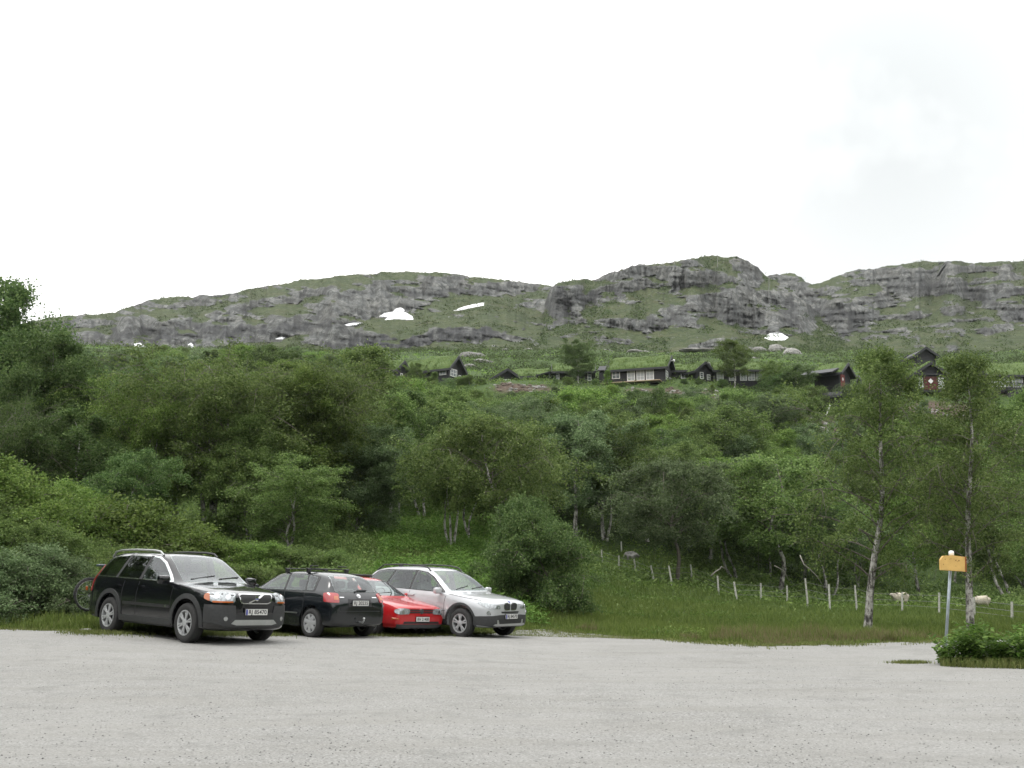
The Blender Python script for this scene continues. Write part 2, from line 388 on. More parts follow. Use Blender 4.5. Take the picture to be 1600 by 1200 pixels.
L = hill_layer('left_ridge', [(-260, 560), (0, 516), (60, 499), (90, 495), (150, 491), (180, 488), (235, 468), (300, 463), (350, 461), (400, 450), (450, 440), (520, 432), (570, 427), (640, 424), (700, 427), (770, 436), (850, 445), (900, 452), (1000, 470)],
    [(-300, 588), (1000, 572)], -260, 960, 235, 520,
    [(260, 520, 190, 26, 3, .95), (470, 506, 130, 20, 8, .9), (590, 470, 150, 24, 10, .9), (700, 528, 130, 17, 7, 1.), (540, 530, 70, 22, 5, 1.), (740, 455, 100, 12, 2, .75), (430, 470, 120, 9, 12, .8), (300, 475, 110, 7, 6, .55),
     (150, 505, 100, 8, 4, .6), (640, 440, 130, 6, 3, .5), (830, 478, 40, 9, 8, .6), (790, 492, 80, 12, 8, -.8), (640, 500, 60, 8, 6, -.6), (600, 560, 300, 22, 0, -.75), (930, 520, 80, 60, 0, -.3), (840, 540, 40, 7, 25, .7), (760, 565, 40, 5, 10, .7)],
    nrow=170, step=1.5, seed=100, tilt=-.16, seeps=[(290, 520, 200, 13, 2, .8), (650, 532, 200, 15, 6, .95), (470, 512, 90, 9, 5, .8), (520, 545, 60, 12, 20, .9), (700, 457, 90, 6, 3, .6), (420, 478, 80, 5, 12, .5)])
C = hill_layer('middle_hill', [(842, 500), (852, 470), (860, 449), (875, 440), (905, 437), (925, 437), (960, 424), (1000, 414), (1050, 410), (1080, 404), (1110, 399), (1150, 401), (1165, 405), (1185, 418), (1200, 432), (1230, 450), (1270, 480), (1310, 515), (1340, 540)],
    [(842, 545), (900, 572), (1340, 572)], 842, 1340, 262, 440,
    [(880, 475, 45, 38, 40, 1.), (960, 455, 70, 13, 12, .95), (1090, 435, 75, 24, -10, .8), (1150, 480, 110, 32, -2, 1.), (1060, 490, 50, 24, 5, .95), (1170, 425, 30, 22, -40, .9), (1235, 495, 40, 34, 0, .9), (1000, 425, 90, 7, 8, .7), (975, 505, 50, 8, 0, .7), (1280, 520, 40, 8, -10, .8),
     (1050, 455, 110, 9, 4, -.8), (960, 485, 70, 10, 5, -.7), (1050, 545, 190, 14, 0, -.7), (1115, 536, 45, 6, 10, .9), (900, 523, 40, 4, 8, .8), (1000, 552, 30, 4, 0, .7)],
    nrow=170, step=1.2, seed=200, tilt=-.10, seeps=[(872, 478, 20, 36, 30, .7), (960, 458, 70, 8, 8, .7), (1065, 500, 40, 16, 0, .6), (1180, 490, 50, 22, 0, .55), (1235, 500, 25, 34, 0, .7), (1085, 448, 50, 9, 0, .6)])
D = hill_layer('right_mountain', [(1150, 470), (1190, 440), (1200, 429), (1240, 428), (1252, 434), (1266, 443), (1283, 441), (1300, 433), (1340, 422), (1400, 414), (1440, 408), (1500, 409), (1540, 411), (1600, 407), (1700, 409), (1800, 400), (1980, 396)],
    [(1150, 572), (1980, 572)], 1150, 1980, 258, 560,
    [(1225, 455, 50, 22, -10, .95), (1440, 440, 130, 26, -5, 1.), (1580, 428, 120, 14, 0, .8), (1560, 455, 70, 16, 5, 1.), (1350, 445, 80, 14, 8, .7), (1300, 483, 70, 14, -10, 1.), (1340, 515, 90, 20, -6, .95), (1390, 470, 50, 12, -5, .9), (1580, 485, 50, 16, -10, 1.), (1430, 495, 40, 10, 10, .6), (1700, 460, 150, 40, 0, .8), (1500, 490, 60, 8, -10, .5),
     (1450, 510, 120, 18, 5, -.6), (1500, 545, 300, 18, 0, -.8), (1525, 430, 45, 6, 0, -.7)],
    nrow=170, step=1.5, seed=300, tilt=.06, seeps=[(1300, 490, 75, 9, -6, .8), (1330, 522, 60, 9, 0, .6), (1440, 448, 100, 12, -5, .5), (1570, 462, 60, 10, 5, .7), (1585, 492, 40, 9, 0, .6)])

def side_hills():
    """wooded hills that close the valley beside and behind the camera (they show in the car paint)"""
    th = np.radians(np.linspace(48, 312, 330)); v = np.linspace(0, 1, 46); V_, T = np.meshgrid(v, th, indexing='ij')
    r = 55 + 190 * V_; X, Y = np.sin(T) * r, np.cos(T) * r + 10
    env = smooth(48, 75, np.degrees(T)) * (1 - smooth(285, 312, np.degrees(T)))
    Z = -1.5 + env * (62 * V_ ** 1.1 * (1 + .35 * vnoise(T * 3, V_, seed=51))) + env * smooth(0, .1, V_) * (3.2 * np.abs(vnoise(X * .16, Y * .16, seed=52)) + 1.6 * vnoise(X * .5, Y * .5, seed=53))
    idx = np.arange(X.size).reshape(X.shape); F = np.stack([idx[:-1, :-1], idx[1:, :-1], idx[1:, 1:], idx[:-1, 1:]], -1).reshape(-1, 4)
    m = N('far_wood'); m.col(m.ramp(m.noise(m.mapped(), .45, 7, .75), [(.3, (.012, .022, .008)), (.5, (.030, .050, .016)), (.7, (.060, .085, .030))])); m.b.inputs['Roughness'].default_value = 1.; m.b.inputs['Specular IOR Level'].default_value = .1
    return mesh_from('valley_hills', np.stack([X, Y, Z], -1).reshape(-1, 3), F, m.m, sm=False)
tag(side_hills(), kind='structure')
_b = bmesh.new(); bmesh.ops.create_grid(_b, x_segments=2, y_segments=2, size=460); _p = from_bm('far_ground', _b, M_HILL); _p.location = (0, 320, -2.6); tag(_p, kind='structure')
_a = _p.data.attributes.new('rock', 'FLOAT', 'POINT')
# ================================================================== plants
def M_leaf(name, dark, mid, light, rough=.62):
    m = N(name); g = m.n('NewGeometry'); oi = m.n('ObjectInfo')
    c = m.ramp(g.outputs['Random Per Island'], [(.0, dark), (.5, mid), (.95, light)])
    pn = m.noise(m.mapped(), .8, 3, .6)
    c = m.mix(m.ramp(pn, [(.35, .45), (.55, 0.)]), c, dark)
    hs = m.n('HueSaturation'); hs.inputs['Saturation'].default_value = 1
    m.l(m.math('ADD', m.math('MULTIPLY', oi.outputs['Random'], .018), .495), hs.inputs['Hue'])
    m.l(m.math('ADD', m.math('MULTIPLY', oi.outputs['Random'], .62), .84), hs.inputs['Value'])
    m.l(c, hs.inputs['Color']); c = hs.outputs[0]
    m.col(c); m.b.inputs['Roughness'].default_value = rough; m.b.inputs['Specular IOR Level'].default_value = .15
    tr = m.n('BsdfTranslucent'); m.l(c, tr.inputs['Color']); mx = m.n('MixShader'); mx.inputs[0].default_value = .46
    m.l(m.b.outputs[0], mx.inputs[1]); m.l(tr.outputs[0], mx.inputs[2]); m.l(mx.outputs[0], m.out.inputs['Surface'])
    return m.m
LEAF = dict(
    birch=M_leaf('birch_leaf', (0.056, 0.090, 0.025), (0.111, 0.160, 0.045), (0.186, 0.243, 0.081)),
    yellow=M_leaf('young_leaf', (0.063, 0.108, 0.023), (0.127, 0.194, 0.043), (0.203, 0.271, 0.077)),
    dark=M_leaf('deep_green_leaf', (0.038, 0.068, 0.021), (0.079, 0.124, 0.038), (0.141, 0.192, 0.068)),  # deeper green than the birch leaves
    grey=M_leaf('willow_leaf', (0.056, 0.088, 0.036), (0.113, 0.160, 0.068), (0.186, 0.240, 0.122)),
    fern=M_leaf('herb_leaf', (0.045, 0.093, 0.015), (0.095, 0.179, 0.032), (0.164, 0.254, 0.062)),
    heath=M_leaf('heath_leaf', (.024, .036, .013), (.048, .068, .024), (.085, .108, .042)))
def M_bark():
    m = N('birch_bark'); P = m.mapped(scale=(1, 1, .45))
    f = m.noise(P, 5.5, 6, .75)
    c = m.ramp(f, [(.40, (.030, .027, .024)), (.46, (.12, .112, .10)), (.52, (.32, .31, .285)), (.66, (.55, .53, .49))])
    c = m.mix(m.ramp(m.noise(m.mapped(scale=(1, 1, 6)), 3.5, 4, .7), [(.34, .8), (.42, 0.)]), c, (.05, .045, .04))
    m.col(c); m.b.inputs['Roughness'].default_value = .9; m.bump(f, .6, .02); return m.m
BARK = M_bark()
BARK_DARK = plain('grey_brown_bark', (.11, .095, .08), .9, var=.4, vs=14, bump=.5)

def rnd_unit(rg, n):
    v = rg.normal(size=(n, 3)); return v / np.linalg.norm(v, axis=1, keepdims=True)
def leaf_quads(C, size, rg, up=.35, aspect=1.15):
    """one small pointed leaf (a folded diamond) per centre"""
    n = len(C); nrm = rnd_unit(rg, n) * (1 - up) + np.array([0, 0, 1.]) * up; nrm /= np.linalg.norm(nrm, axis=1, keepdims=True)
    a = np.cross(nrm, rnd_unit(rg, n)); a /= np.linalg.norm(a, axis=1, keepdims=True) + 1e-9; b = np.cross(nrm, a)
    s = (size * rg.uniform(.6, 1.35, n))[:, None]
    V = np.stack([C - a * s, C + b * s * aspect * .6 + nrm * s * .1, C + a * s, C - b * s * aspect * .6 + nrm * s * .1], 1)
    return V.reshape(-1, 3), np.arange(4 * n).reshape(n, 4)
def tubes_np(paths, n=5):
    VV, FF, off = [], [], 0; tubes_np.mi = []
    for pts, rad in paths:
        mk = (len(pts) - 1) * n; tubes_np.mi += [0 if np.max(rad) > .06 and len(pts) > 10 else 1] * mk
        pts = np.asarray(pts, float); m = len(pts)
        t = np.gradient(pts, axis=0); t /= np.linalg.norm(t, axis=1, keepdims=True) + 1e-9
        ref = np.where(np.abs(t[:, 2:3]) > .9, np.array([[1., 0, 0]]), np.array([[0, 0, 1.]]))
        a = np.cross(t, ref); a /= np.linalg.norm(a, axis=1, keepdims=True) + 1e-9; b = np.cross(t, a)
        q = np.arange(n) * 2 * math.pi / n
        V = pts[:, None] + (a[:, None] * np.cos(q)[None, :, None] + b[:, None] * np.sin(q)[None, :, None]) * np.asarray(rad)[:, None, None]
        i = np.arange(m * n).reshape(m, n)
        F = np.stack([i[:-1], np.roll(i[:-1], -1, 1), np.roll(i[1:], -1, 1), i[1:]], -1).reshape(-1, 4)
        VV.append(V.reshape(-1, 3)); FF.append(F + off); off += m * n
    return np.vstack(VV), np.vstack(FF)
def tree_proto(H, Rc, base, nlimb, nleaf, leaf, seed, stems=1, r0=.11, droop=.25, shape='round', sigma=.22, up=.35, wob=.18, lean=(0, 0), gap=.0):
    rg = np.random.default_rng(seed); wood, clumps, wts = [], [], []
    for s in range(stems):
        az = rg.uniform(0, 6.28); sp = 0 if stems == 1 else rg.uniform(.10, .22) * H
        n = 14; t = np.linspace(0, 1, n); ph = rg.uniform(0, 6, 4)
        bx = np.cos(az) * ((.12 + .12 * (H > 8)) * (stems > 1) + sp * t ** .9) + wob * (np.sin(t * 5 + ph[0]) - np.sin(ph[0])) + .4 * wob * (np.sin(t * 13 + ph[1]) - np.sin(ph[1])) + lean[0] * t
        by = np.sin(az) * ((.12 + .12 * (H > 8)) * (stems > 1) + sp * t ** .9) + wob * (np.sin(t * 5 + ph[2]) - np.sin(ph[2])) + .4 * wob * (np.sin(t * 13 + ph[3]) - np.sin(ph[3])) + lean[1] * t
        hs = H * (.95 if s == 0 else rg.uniform(.75, .92)); tr = np.stack([bx, by, t * hs - .15], 1)
        rr = (r0 if stems == 1 else r0 * .75) * ((1 - t) ** .8 * .93 + .07) * (1 + .35 * np.exp(-t * 22)); wood.append((tr, rr))
        nl = int(nlimb / stems ** .6)
        for k in range(nl):
            u = (k + rg.uniform(.2, .8)) / nl; th = base + (1 - base) * u ** .9; th = min(th, .985)
            p0 = np.array([np.interp(th, t, tr[:, i]) for i in range(3)])
            q = u
            if shape == 'round': env = (math.sin(math.pi * (q * .86 + .10)) ** .55)
            elif shape == 'airy': env = (math.sin(math.pi * (q * .84 + .13)) ** .6) * (1 - .62 * q ** 1.4)
            elif shape == 'cone': env = (1 - q) ** .75 * .95 + .12
            elif shape == 'tall': env = (math.sin(math.pi * (q * .80 + .16)) ** .5) * (1 - .3 * q)
            else: env = math.sqrt(max(0.04, 1 - (q * .95) ** 2))
            a = k * 2.39996 + rg.uniform(-.5, .5)
            Lg = Rc * env * rg.uniform(.62, 1.12)
            m = 7; ss = np.linspace(0, 1, m)
            rise = rg.uniform(.45, 1.15) * (1 - .3 * q) * (.6 if shape == 'bush' else 1)
            aa = a + rg.normal(0, .25) * ss
            pts = p0 + np.stack([np.cos(aa) * Lg * ss, np.sin(aa) * Lg * ss, Lg * (rise * ss - droop * ss ** 2.2)], 1)
            pts[:, :2] += rg.normal(0, .04, (m, 2)) * Lg * ss[:, None]
            rb = max(.010, np.interp(th, t, rr) * (.26 if shape == 'airy' else .42)); wood.append((pts, rb * (1 - ss * .85)))
            for j in range(int(rg.integers(5, 8))):
                f = rg.uniform(.22, 1.0); pp = np.array([np.interp(f, ss, pts[:, i]) for i in range(3)])
                d = np.array([math.cos(a), math.sin(a), .15]) * .7 + rnd_unit(rg, 1)[0] * .9; d /= np.linalg.norm(d)
                l2 = Lg * rg.uniform(.18, .42); m2 = 4; s2 = np.linspace(0, 1, m2)[:, None]
                tw = pp + d * l2 * s2 + np.array([0, 0, -1.]) * droop * l2 * s2 ** 2
                wood.append((tw, .010 * (1 - s2[:, 0] * .6)))
                for v in (.4, .75, 1.05):
                    if rg.uniform() < gap: continue
                    clumps.append(pp + (tw[-1] - pp) * v); wts.append(rg.uniform(.15, 1.0) ** 1.5)
    if shape == 'airy':
        tr0 = wood[0][0]
        for h_ in np.linspace(.30, .85, 44):
            a = rg.uniform(0, 6.28); clumps.append(np.array([np.interp(h_, np.linspace(0, 1, len(tr0)), tr0[:, i]) for i in range(3)]) + np.array([math.cos(a), math.sin(a), 0]) * rg.uniform(.12, .4)); wts.append(rg.uniform(.2, .9))
    clumps = np.array(clumps); wts = np.array(wts); wts /= wts.sum()
    ci = rg.choice(len(clumps), nleaf, p=wts); cs = rg.uniform(.5, 1.15, len(clumps))
    off = rg.normal(0, 1, (nleaf, 3)) * np.array([1, 1, .72]) * sigma * cs[ci][:, None]
    C = clumps[ci] + off; C = C[C[:, 2] > .05]
    C[:, 2] *= H / max(np.quantile(C[:, 2], .9995), .1)
    W_ = tubes_np(wood); tree_proto.mi = list(tubes_np.mi)
    return W_, leaf_quads(C, leaf, rg, up)
PROTO = {}
def proto(key, *a, **k):
    (wv, wf), (lv, lf) = tree_proto(*a, **k)
    def mk(nm, v, f):
        me = bpy.data.meshes.new(nm); me.vertices.add(len(v)); me.vertices.foreach_set('co', v.astype(np.float32).ravel())
        me.loops.add(f.size); me.loops.foreach_set('vertex_index', f.astype(np.int32).ravel())
        me.polygons.add(len(f)); me.polygons.foreach_set('loop_start', np.arange(0, f.size, 4, dtype=np.int32)); me.polygons.foreach_set('loop_total', np.full(len(f), 4, np.int32))
        me.update(); return me
    tmesh = mk('trunk', wv, wf); tmesh.polygons.foreach_set('material_index', np.array(tree_proto.mi, np.int32))
    PROTO[key] = (tmesh, mk('crown', lv, lf), a[0], {})
proto('round1', 7, 2.7, .22, 30, 32625, 0.051, 11)
proto('round2', 6.5, 2.9, .16, 32, 32625, 0.051, 12, stems=2)
proto('tall1', 8, 2.3, .24, 34, 32625, 0.051, 13, shape='tall')
proto('tall2', 8, 2.5, .18, 34, 32625, 0.054, 14, shape='tall', stems=2, wob=.25)
proto('small1', 5, 2.2, .12, 26, 26100, 0.051, 15, stems=3, wob=.25)
proto('cone1', 6, 1.7, .08, 30, 26100, 0.047, 16, shape='cone')
proto('dense1', 10, 3.6, .06, 60, 91350, 0.057, 17, shape='tall', sigma=.30, stems=2)
proto('dense2', 9, 4.2, .25, 60, 62000, 0.051, 18, sigma=.29, stems=3, r0=.15)
proto('birchA', 8.6, 3.2, .20, 54, 35000, .036, 19, shape='airy', sigma=.19, wob=.16, r0=.135, droop=.35, gap=.3, lean=(.9, 0))
proto('birchB', 8.6, 2.8, .20, 50, 29000, .036, 21, shape='airy', sigma=.19, wob=.10, r0=.13, droop=.35, gap=.35, lean=(.3, 0))
proto('bush1', 3.7, 1.75, .02, 46, 65250, 0.034, 22, shape='bush', stems=4, sigma=.16, r0=.05)
proto('bush2', 2.6, 1.5, .02, 34, 30450, 0.034, 23, shape='bush', stems=4, sigma=.15, r0=.04)
proto('bush3', 2.2, 1.5, .02, 34, 26100, 0.037, 24, shape='bush', stems=5, sigma=.17, r0=.035, droop=.1)
proto('low1', 6.2, 2.9, .34, 34, 34000, .050, 31, r0=.10, wob=.3, droop=.45)
proto('low2', 6.4, 2.7, .34, 36, 34000, .050, 32, stems=2, r0=.09, wob=.3, droop=.4)
proto('low3', 6.8, 2.6, .38, 34, 34000, .050, 33, stems=3, r0=.085, wob=.2, droop=.4, shape='tall')
TREES = []
def tree(px, Y, top, key, leaf, label, group=None, wide=1.0, name='birch_tree', cat='tree', rot=None, bark=None, H=None):
    X = (px - 800) / FPX * Y
    for _ in range(4):
        z = gz(X, Y); X = (px - 800) / FPX * (Y * CT + (z + 2 - CAMH) * ST)
    z = gz(X, Y)
    if H is None: H = float(at(px, top, Y)[2]) - z
    tm, cm, H0, cache = PROTO[key]; s = H / H0
    r = empty(name, (X, Y, z - .05), random.uniform(0, 6.28) if rot is None else rot); r.scale = (s * wide, s * wide, s)
    if leaf not in cache: c = cm.copy(); c.materials.append(LEAF[leaf]); cache[leaf] = c
    bk = bark or BARK
    if bk.name not in cache: t = tm.copy(); t.materials.append(bk); t.materials.append(BARK_DARK); cache[bk.name] = t
    link('trunk', cache[bk.name], None, r); link('crown', cache[leaf], None, r)
    tag(r, label, cat, group); TREES.append((X, Y, 2.2 * s * wide)); return r
random.seed(5)
G = None
# --- the wood on the left
tree(28, 50, 430, 'dense1', 'dark', 'tall dark birch rising above the ridge at the left edge', wide=1.0)
tree(-45, 44, 545, 'dense1', 'dark', 'dark birch cut by the left edge of the view, under the tallest one', wide=.9)
tree(112, 47, 523, 'dense1', 'dark', 'dark full birch just right of the tallest left tree', wide=.85)
tree(20, 41, 612, 'dense2', 'dark', 'broad shady birch behind the left roadside bushes', wide=.75)
tree(150, 43, 640, 'tall2', 'dark', 'shaded birch in the hollow between the dark left trees and the big birch clump', wide=1.25)
tree(335, 46, 536, 'dense2', 'birch', 'biggest round birch of the clump behind the black cars, pale forked trunks below', wide=1.12)
tree(290, 49, 566, 'dense2', 'dark', 'deep green birch pressed against the left side of the biggest round one', wide=.9)
tree(392, 45, 640, 'dense1', 'birch', 'smaller low-branched birch in front of the right half of the biggest round one', wide=1.15)
tree(232, 45, 586, 'dense2', 'yellow', 'birch left of the biggest round one, with a bent bare trunk low down', wide=.82)
tree(425, 49, 556, 'dense2', 'birch', 'deep green birch on the right shoulder of the big clump', wide=.98)
tree(492, 50, 586, 'dense1', 'yellow', 'yellow green birch at the right end of the big clump', wide=1.1)
tree(552, 50, 665, 'dense1', 'grey', 'lower birch leaning out of the big clump towards the gap with ferns', wide=1.3)
tree(458, 42, 712, 'round2', 'birch', 'low spreading birch in front of the yellow green one', wide=1.3)
tree(200, 40, 700, 'round1', 'dark', 'low dark birch between bushes and the big clump', wide=1.1)
tree(568, 70, 537, 'cone1', 'birch', 'pointed birch standing taller than its neighbours left of the first cabin', wide=1.2, rot=1)
tree(612, 56, 610, 'tall1', 'birch', 'slim birch with a long bare pale trunk beside the fern slope', wide=.9, rot=2.)
tree(660, 58, 600, 'tall2', 'dark', 'shaded birch behind the slim one by the fern slope', wide=1.1)
# --- middle row along the meadow
tree(705, 46, 640, 'low3', 'birch', 'birch with several thin pale stems behind the silver car', wide=1.05)
tree(768, 43, 650, 'low1', 'birch', 'birch with one straight white trunk left of the round willow bush', wide=1.0, rot=.6)
tree(735, 50, 650, 'low2', 'birch', 'twin stemmed birch between the white trunk and the thin stemmed one', wide=1.0)
tree(840, 54, 650, 'low2', 'birch', 'birch showing above the round willow bush', wide=1.1)
tree(900, 73, 640, 'round1', 'grey', 'grey green birch behind the first fence posts', wide=1.15)
tree(943, 76, 650, 'low3', 'birch', 'birch with two thin crooked trunks at the upper end of the fence', wide=1.2, rot=3)
tree(1010, 77, 715, 'low2', 'grey', 'low grey birch spreading above the small boulder', wide=1.3)
tree(1062, 61, 712, 'low1', 'grey', 'low birch with a dark twisted trunk standing in the fence line', wide=1.1, bark=BARK_DARK)
tree(1150, 68, 722, 'low2', 'birch', 'round birch behind the middle of the fence', wide=1.3)
tree(1222, 66, 705, 'low1', 'birch', 'shady birch behind the fence left of the near tall birch', wide=1.2)
tree(1290, 68, 760, 'low3', 'grey', 'small birch with bent bare boughs behind the near tall birch', wide=1.2)
# --- the two near birches on the right
tree(1348, 30, 540, 'birchA', 'birch', 'tall near birch leaning right, pale patchy trunk rooted in the meadow', wide=.96, rot=0)
tree(1510, 28, 548, 'birchB', 'birch', 'tall near birch right behind the yellow box on its pole', wide=.95, rot=0)
tree(1640, 34, 600, 'birchB', 'birch', 'birch half cut by the right edge of the view', wide=1.1, rot=2)
tree(1440, 70, 760, 'low1', 'yellow', 'small birch between the two tall near ones, above the first sheep', wide=1.1)
tree(1575, 68, 700, 'low2', 'birch', 'birch behind the second sheep at the right', wide=1.1)
# --- bushes
tree(850, 33.5, 768, 'bush1', 'dark', 'big round willow bush beside the silver car', name='willow_bush', cat='bush', wide=.95, bark=BARK_DARK)
tree(812, 33.8, 862, 'bush2', 'dark', 'low willow bush joined to the left foot of the big round one', name='willow_bush', cat='bush', wide=.8, bark=BARK_DARK)
for px, Y, top, key, lf, w, lb in [
    (35, 31, 705, 'bush1', 'yellow', 1.15, 'tall yellow green bush at the left edge'), (-25, 29, 740, 'bush1', 'birch', 1.1, 'bush cut off by the left edge of the view'),
    (105, 33, 742, 'bush1', 'yellow', 1.1, 'yellow green bush left of the black off-road car roof'), (165, 34, 772, 'bush3', 'yellow', 1.25, 'low bright bush just above the rear of the black off-road car'),
    (225, 35, 790, 'bush3', 'yellow', 1.15, 'bright bush under the bent bare trunk'), (285, 35, 818, 'bush3', 'yellow', 1.2, 'bright bush behind the roof rails of the black off-road car'),
    (345, 36, 838, 'bush3', 'yellow', 1.2, 'bush in front of the pale forked trunks'), (405, 36, 842, 'bush3', 'yellow', 1.2, 'bright bush above the gap between the two black cars'),
    (462, 36, 848, 'bush3', 'birch', 1.2, 'green bush behind the roof bars of the black hatchback'), (520, 37, 855, 'bush3', 'birch', 1.1, 'dark green bush above the tailgate of the black hatchback'),
    (60, 25.6, 845, 'bush2', 'grey', 1.2, 'grey willow bush left of the carried bicycle'), (2, 25.4, 858, 'bush2', 'grey', 1.2, 'grey willow bush at the lower left edge'),
    (120, 26.0, 862, 'bush2', 'grey', .95, 'grey leafy willow right behind the carried bicycle'), (-60, 25.6, 850, 'bush2', 'grey', 1.2, 'willow bush mostly outside the left edge'),
    (90, 28.5, 812, 'bush1', 'birch', 1.1, 'green bush between the grey willows and the tall yellow green bush'), (20, 28.5, 800, 'bush1', 'birch', 1.2, 'dense green bush behind the lower left willows'),
    (170, 27.5, 872, 'bush3', 'birch', 1.1, 'low bush seen past the rear of the black off-road car'), (230, 29, 850, 'bush3', 'birch', 1.3, 'bush right behind the side windows of the black off-road car'),
    (320, 30, 868, 'bush3', 'yellow', 1.3, 'bush between windscreen of the black off-road car and the forked trunks'), (385, 30.5, 878, 'bush3', 'birch', 1.2, 'bush above the bonnet of the black off-road car'),
    (500, 31, 884, 'bush3', 'yellow', 1.2, 'low bright bush behind the black hatchback'), (560, 31, 888, 'bush3', 'birch', 1.0, 'low green bush at the right end of the row behind the black hatchback'),
    (150, 30.5, 835, 'bush3', 'birch', .9, 'green bush behind the rear window of the black off-road car'), (200, 31, 850, 'bush3', 'birch', .9, 'green bush hidden mostly by the black off-road car'),
    (270, 33, 868, 'bush3', 'birch', .9, 'low bush behind the windscreen of the black off-road car'), (440, 34, 882, 'bush3', 'birch', .9, 'low bush behind the front of the black hatchback')]:
    tree(px, Y, top, key, lf, lb, name='leafy_bush', cat='bush', wide=w, group='bushes along the back of the car park', bark=BARK_DARK)
# --- trees beside the cabins
tree(905, 122.5, 531, 'round2', 'dark', 'round dark birch hiding the cabin left of the long one', wide=1.0)
tree(1146, 121, 528, 'round1', 'birch', 'round birch with a thin white trunk in front of the small cabins', wide=1.05)
tree(950, 121, 577, 'cone1', 'yellow', 'small yellowish birch at the left corner of the long cabin', wide=1.1)
tree(1112, 117, 600, 'cone1', 'yellow', 'small pointed yellow green birch below the cabins', wide=1.3)
tree(1215, 121, 560, 'round2', 'birch', 'bushy birch right of the row of white windows', wide=1.1)
tree(1250, 119, 572, 'small1', 'dark', 'dark birch left of the shed with the red door', wide=1.2)
tree(680, 120, 580, 'cone1', 'birch', 'small birch below the gabled cabin window', wide=1.3)
tree(650, 119, 566, 'round1', 'birch', 'birch between the first two cabins', wide=1.0)
tree(735, 121, 585, 'small1', 'birch', 'shrubby birch right of the gabled cabin', wide=1.)
tree(1385, 121, 568, 'cone1', 'yellow', 'birch between the shed and the cabin with the red double door', wide=1.2)
tree(1508, 121.5, 570, 'cone1', 'yellow', 'birch right of the cabin with the red double door', wide=1.1)
# --- trees at the near side of the car park, behind the viewer (mirrored in the car windows)
for i, (x, y, h) in enumerate([(-26, 8, 9), (-23, 3, 10), (-19.5, -1, 11), (-24, -5, 12), (-15.5, -5, 10), (-11.5, -8, 11), (-17, -11, 12), (-6.5, -10, 9.5), (-2, -12, 11), (3, -11, 9), (8, -12, 11), (14, -9, 10), (19, -5, 11), (-30, -2, 12)]):
    r_ = tree(800, 30, 0, ['dense2', 'round1', 'tall2'][i % 3], 'dark', 'birch standing behind the viewer across the car park', group='birches behind the viewer', H=h, wide=1.1); r_.location = (x, y, gz(x, y) - .05)
for i, (x, y, h) in enumerate([(-19, 20, 7), (-20.5, 24, 8), (-20, 28, 7.5), (-23, 31, 8.5), (-24, 22, 9), (-22, 15, 8), (-25, 27, 9.5)]):
    r_ = tree(800, 30, 0, ['round1', 'tall2', 'round2'][i % 3], 'dark', 'birch standing outside the view at the left end of the car park', group='birches left of the view', H=h, wide=1.2); r_.location = (x, y, gz(x, y) - .05)
# --- the wood on the slope
rg = np.random.default_rng(7); pts = [(x, y) for x, y, w in TREES if y > 38]
ZONE = {}
keys = ['round1', 'round2', 'tall1', 'tall2', 'small1', 'cone1', 'round1', 'round2']
def landmark(px, Y, zone):
    if 'below the cabins' in zone:
        d = 'low on the wooded slope' if Y < 88 else 'halfway up the wooded slope' if Y < 103 else 'high on the wooded slope'
        k = ['below the gabled cabin', 'below the wide black gable', 'below the half hidden cabin', 'below the long cabin', 'below the small cabins'][int(np.searchsorted([715, 850, 955, 1075], px))]
    elif 'left ridge' in zone:
        d = 'low in the left wood' if Y < 85 else 'halfway up the left wood' if Y < 125 else 'in the far left wood'
        k = ['under the tallest left tree', 'above the big clump\'s left end', 'above the biggest round birch', 'above the yellow green birch', 'left of the first cabin'][int(np.searchsorted([130, 270, 400, 500], px))]
    else:
        d = 'low on the open slope' if Y < 92 else 'high on the open slope'
        k = ['left of the leaning near birch', 'between the two near birches', 'right of the box on its pole'][int(np.searchsorted([1370, 1500], px))]
    return d + ' ' + k
def fill(n, pa, pb, ya, yb, top_lim, zone, wmin=1.0, hh=(4.6, 6.8), sp=3.3, lfs=('birch', 'birch', 'yellow', 'dark', 'grey')):
    made = 0
    for _ in range(n * 30):
        if made >= n: break
        px = rg.uniform(pa, pb); Y = math.sqrt(rg.uniform(ya ** 2, yb ** 2)); X = (px - 800) / FPX * Y * 1.02
        s = sp * (1 if Y < 95 else (Y / 95) ** 1.0)
        if any((X - a) ** 2 + (Y - b) ** 2 < s * s for a, b in pts): continue
        H = rg.uniform(*hh) * (1 if Y < 110 else 1.1)
        z = gz(X, Y); tp = float(to_px(X, Y, z + H)[1]); lim = top_lim(px) if callable(top_lim) else top_lim
        if tp < lim: H = float(at(px, lim + rg.uniform(0, 14), Y)[2]) - z
        if H < 1.9: continue
        lf = lfs[int(rg.integers(len(lfs)))]; look = {'birch': 'green', 'yellow': 'yellow green', 'dark': 'deep green', 'grey': 'grey green'}[lf]
        if H < 3.4: key = ['small1', 'bush1', 'cone1'][int(rg.integers(3))]
        else: key = keys[int(rg.integers(len(keys)))]
        tree(px, Y, 0, key, lf, f'{look} birch {landmark(px, Y, zone)}', group=f'{look} birches {zone}', wide=wmin * rg.uniform(.95, 1.3), H=H); pts.append((X, Y)); made += 1
    return made
lim_mid = lambda px: float(np.interp(px, [560, 620, 690, 720, 760, 880, 950, 960, 1060, 1100, 1250, 1260, 1310, 1330, 1480, 1500, 1600, 1700], [560, 590, 592, 600, 614, 602, 596, 602, 603, 600, 600, 640, 668, 618, 618, 612, 612, 606]))
a = fill(96, 545, 1260, 74, 118, lim_mid, 'in the dense wood on the slope below the cabins', sp=3.5, hh=(5.4, 8.0), wmin=1.08)
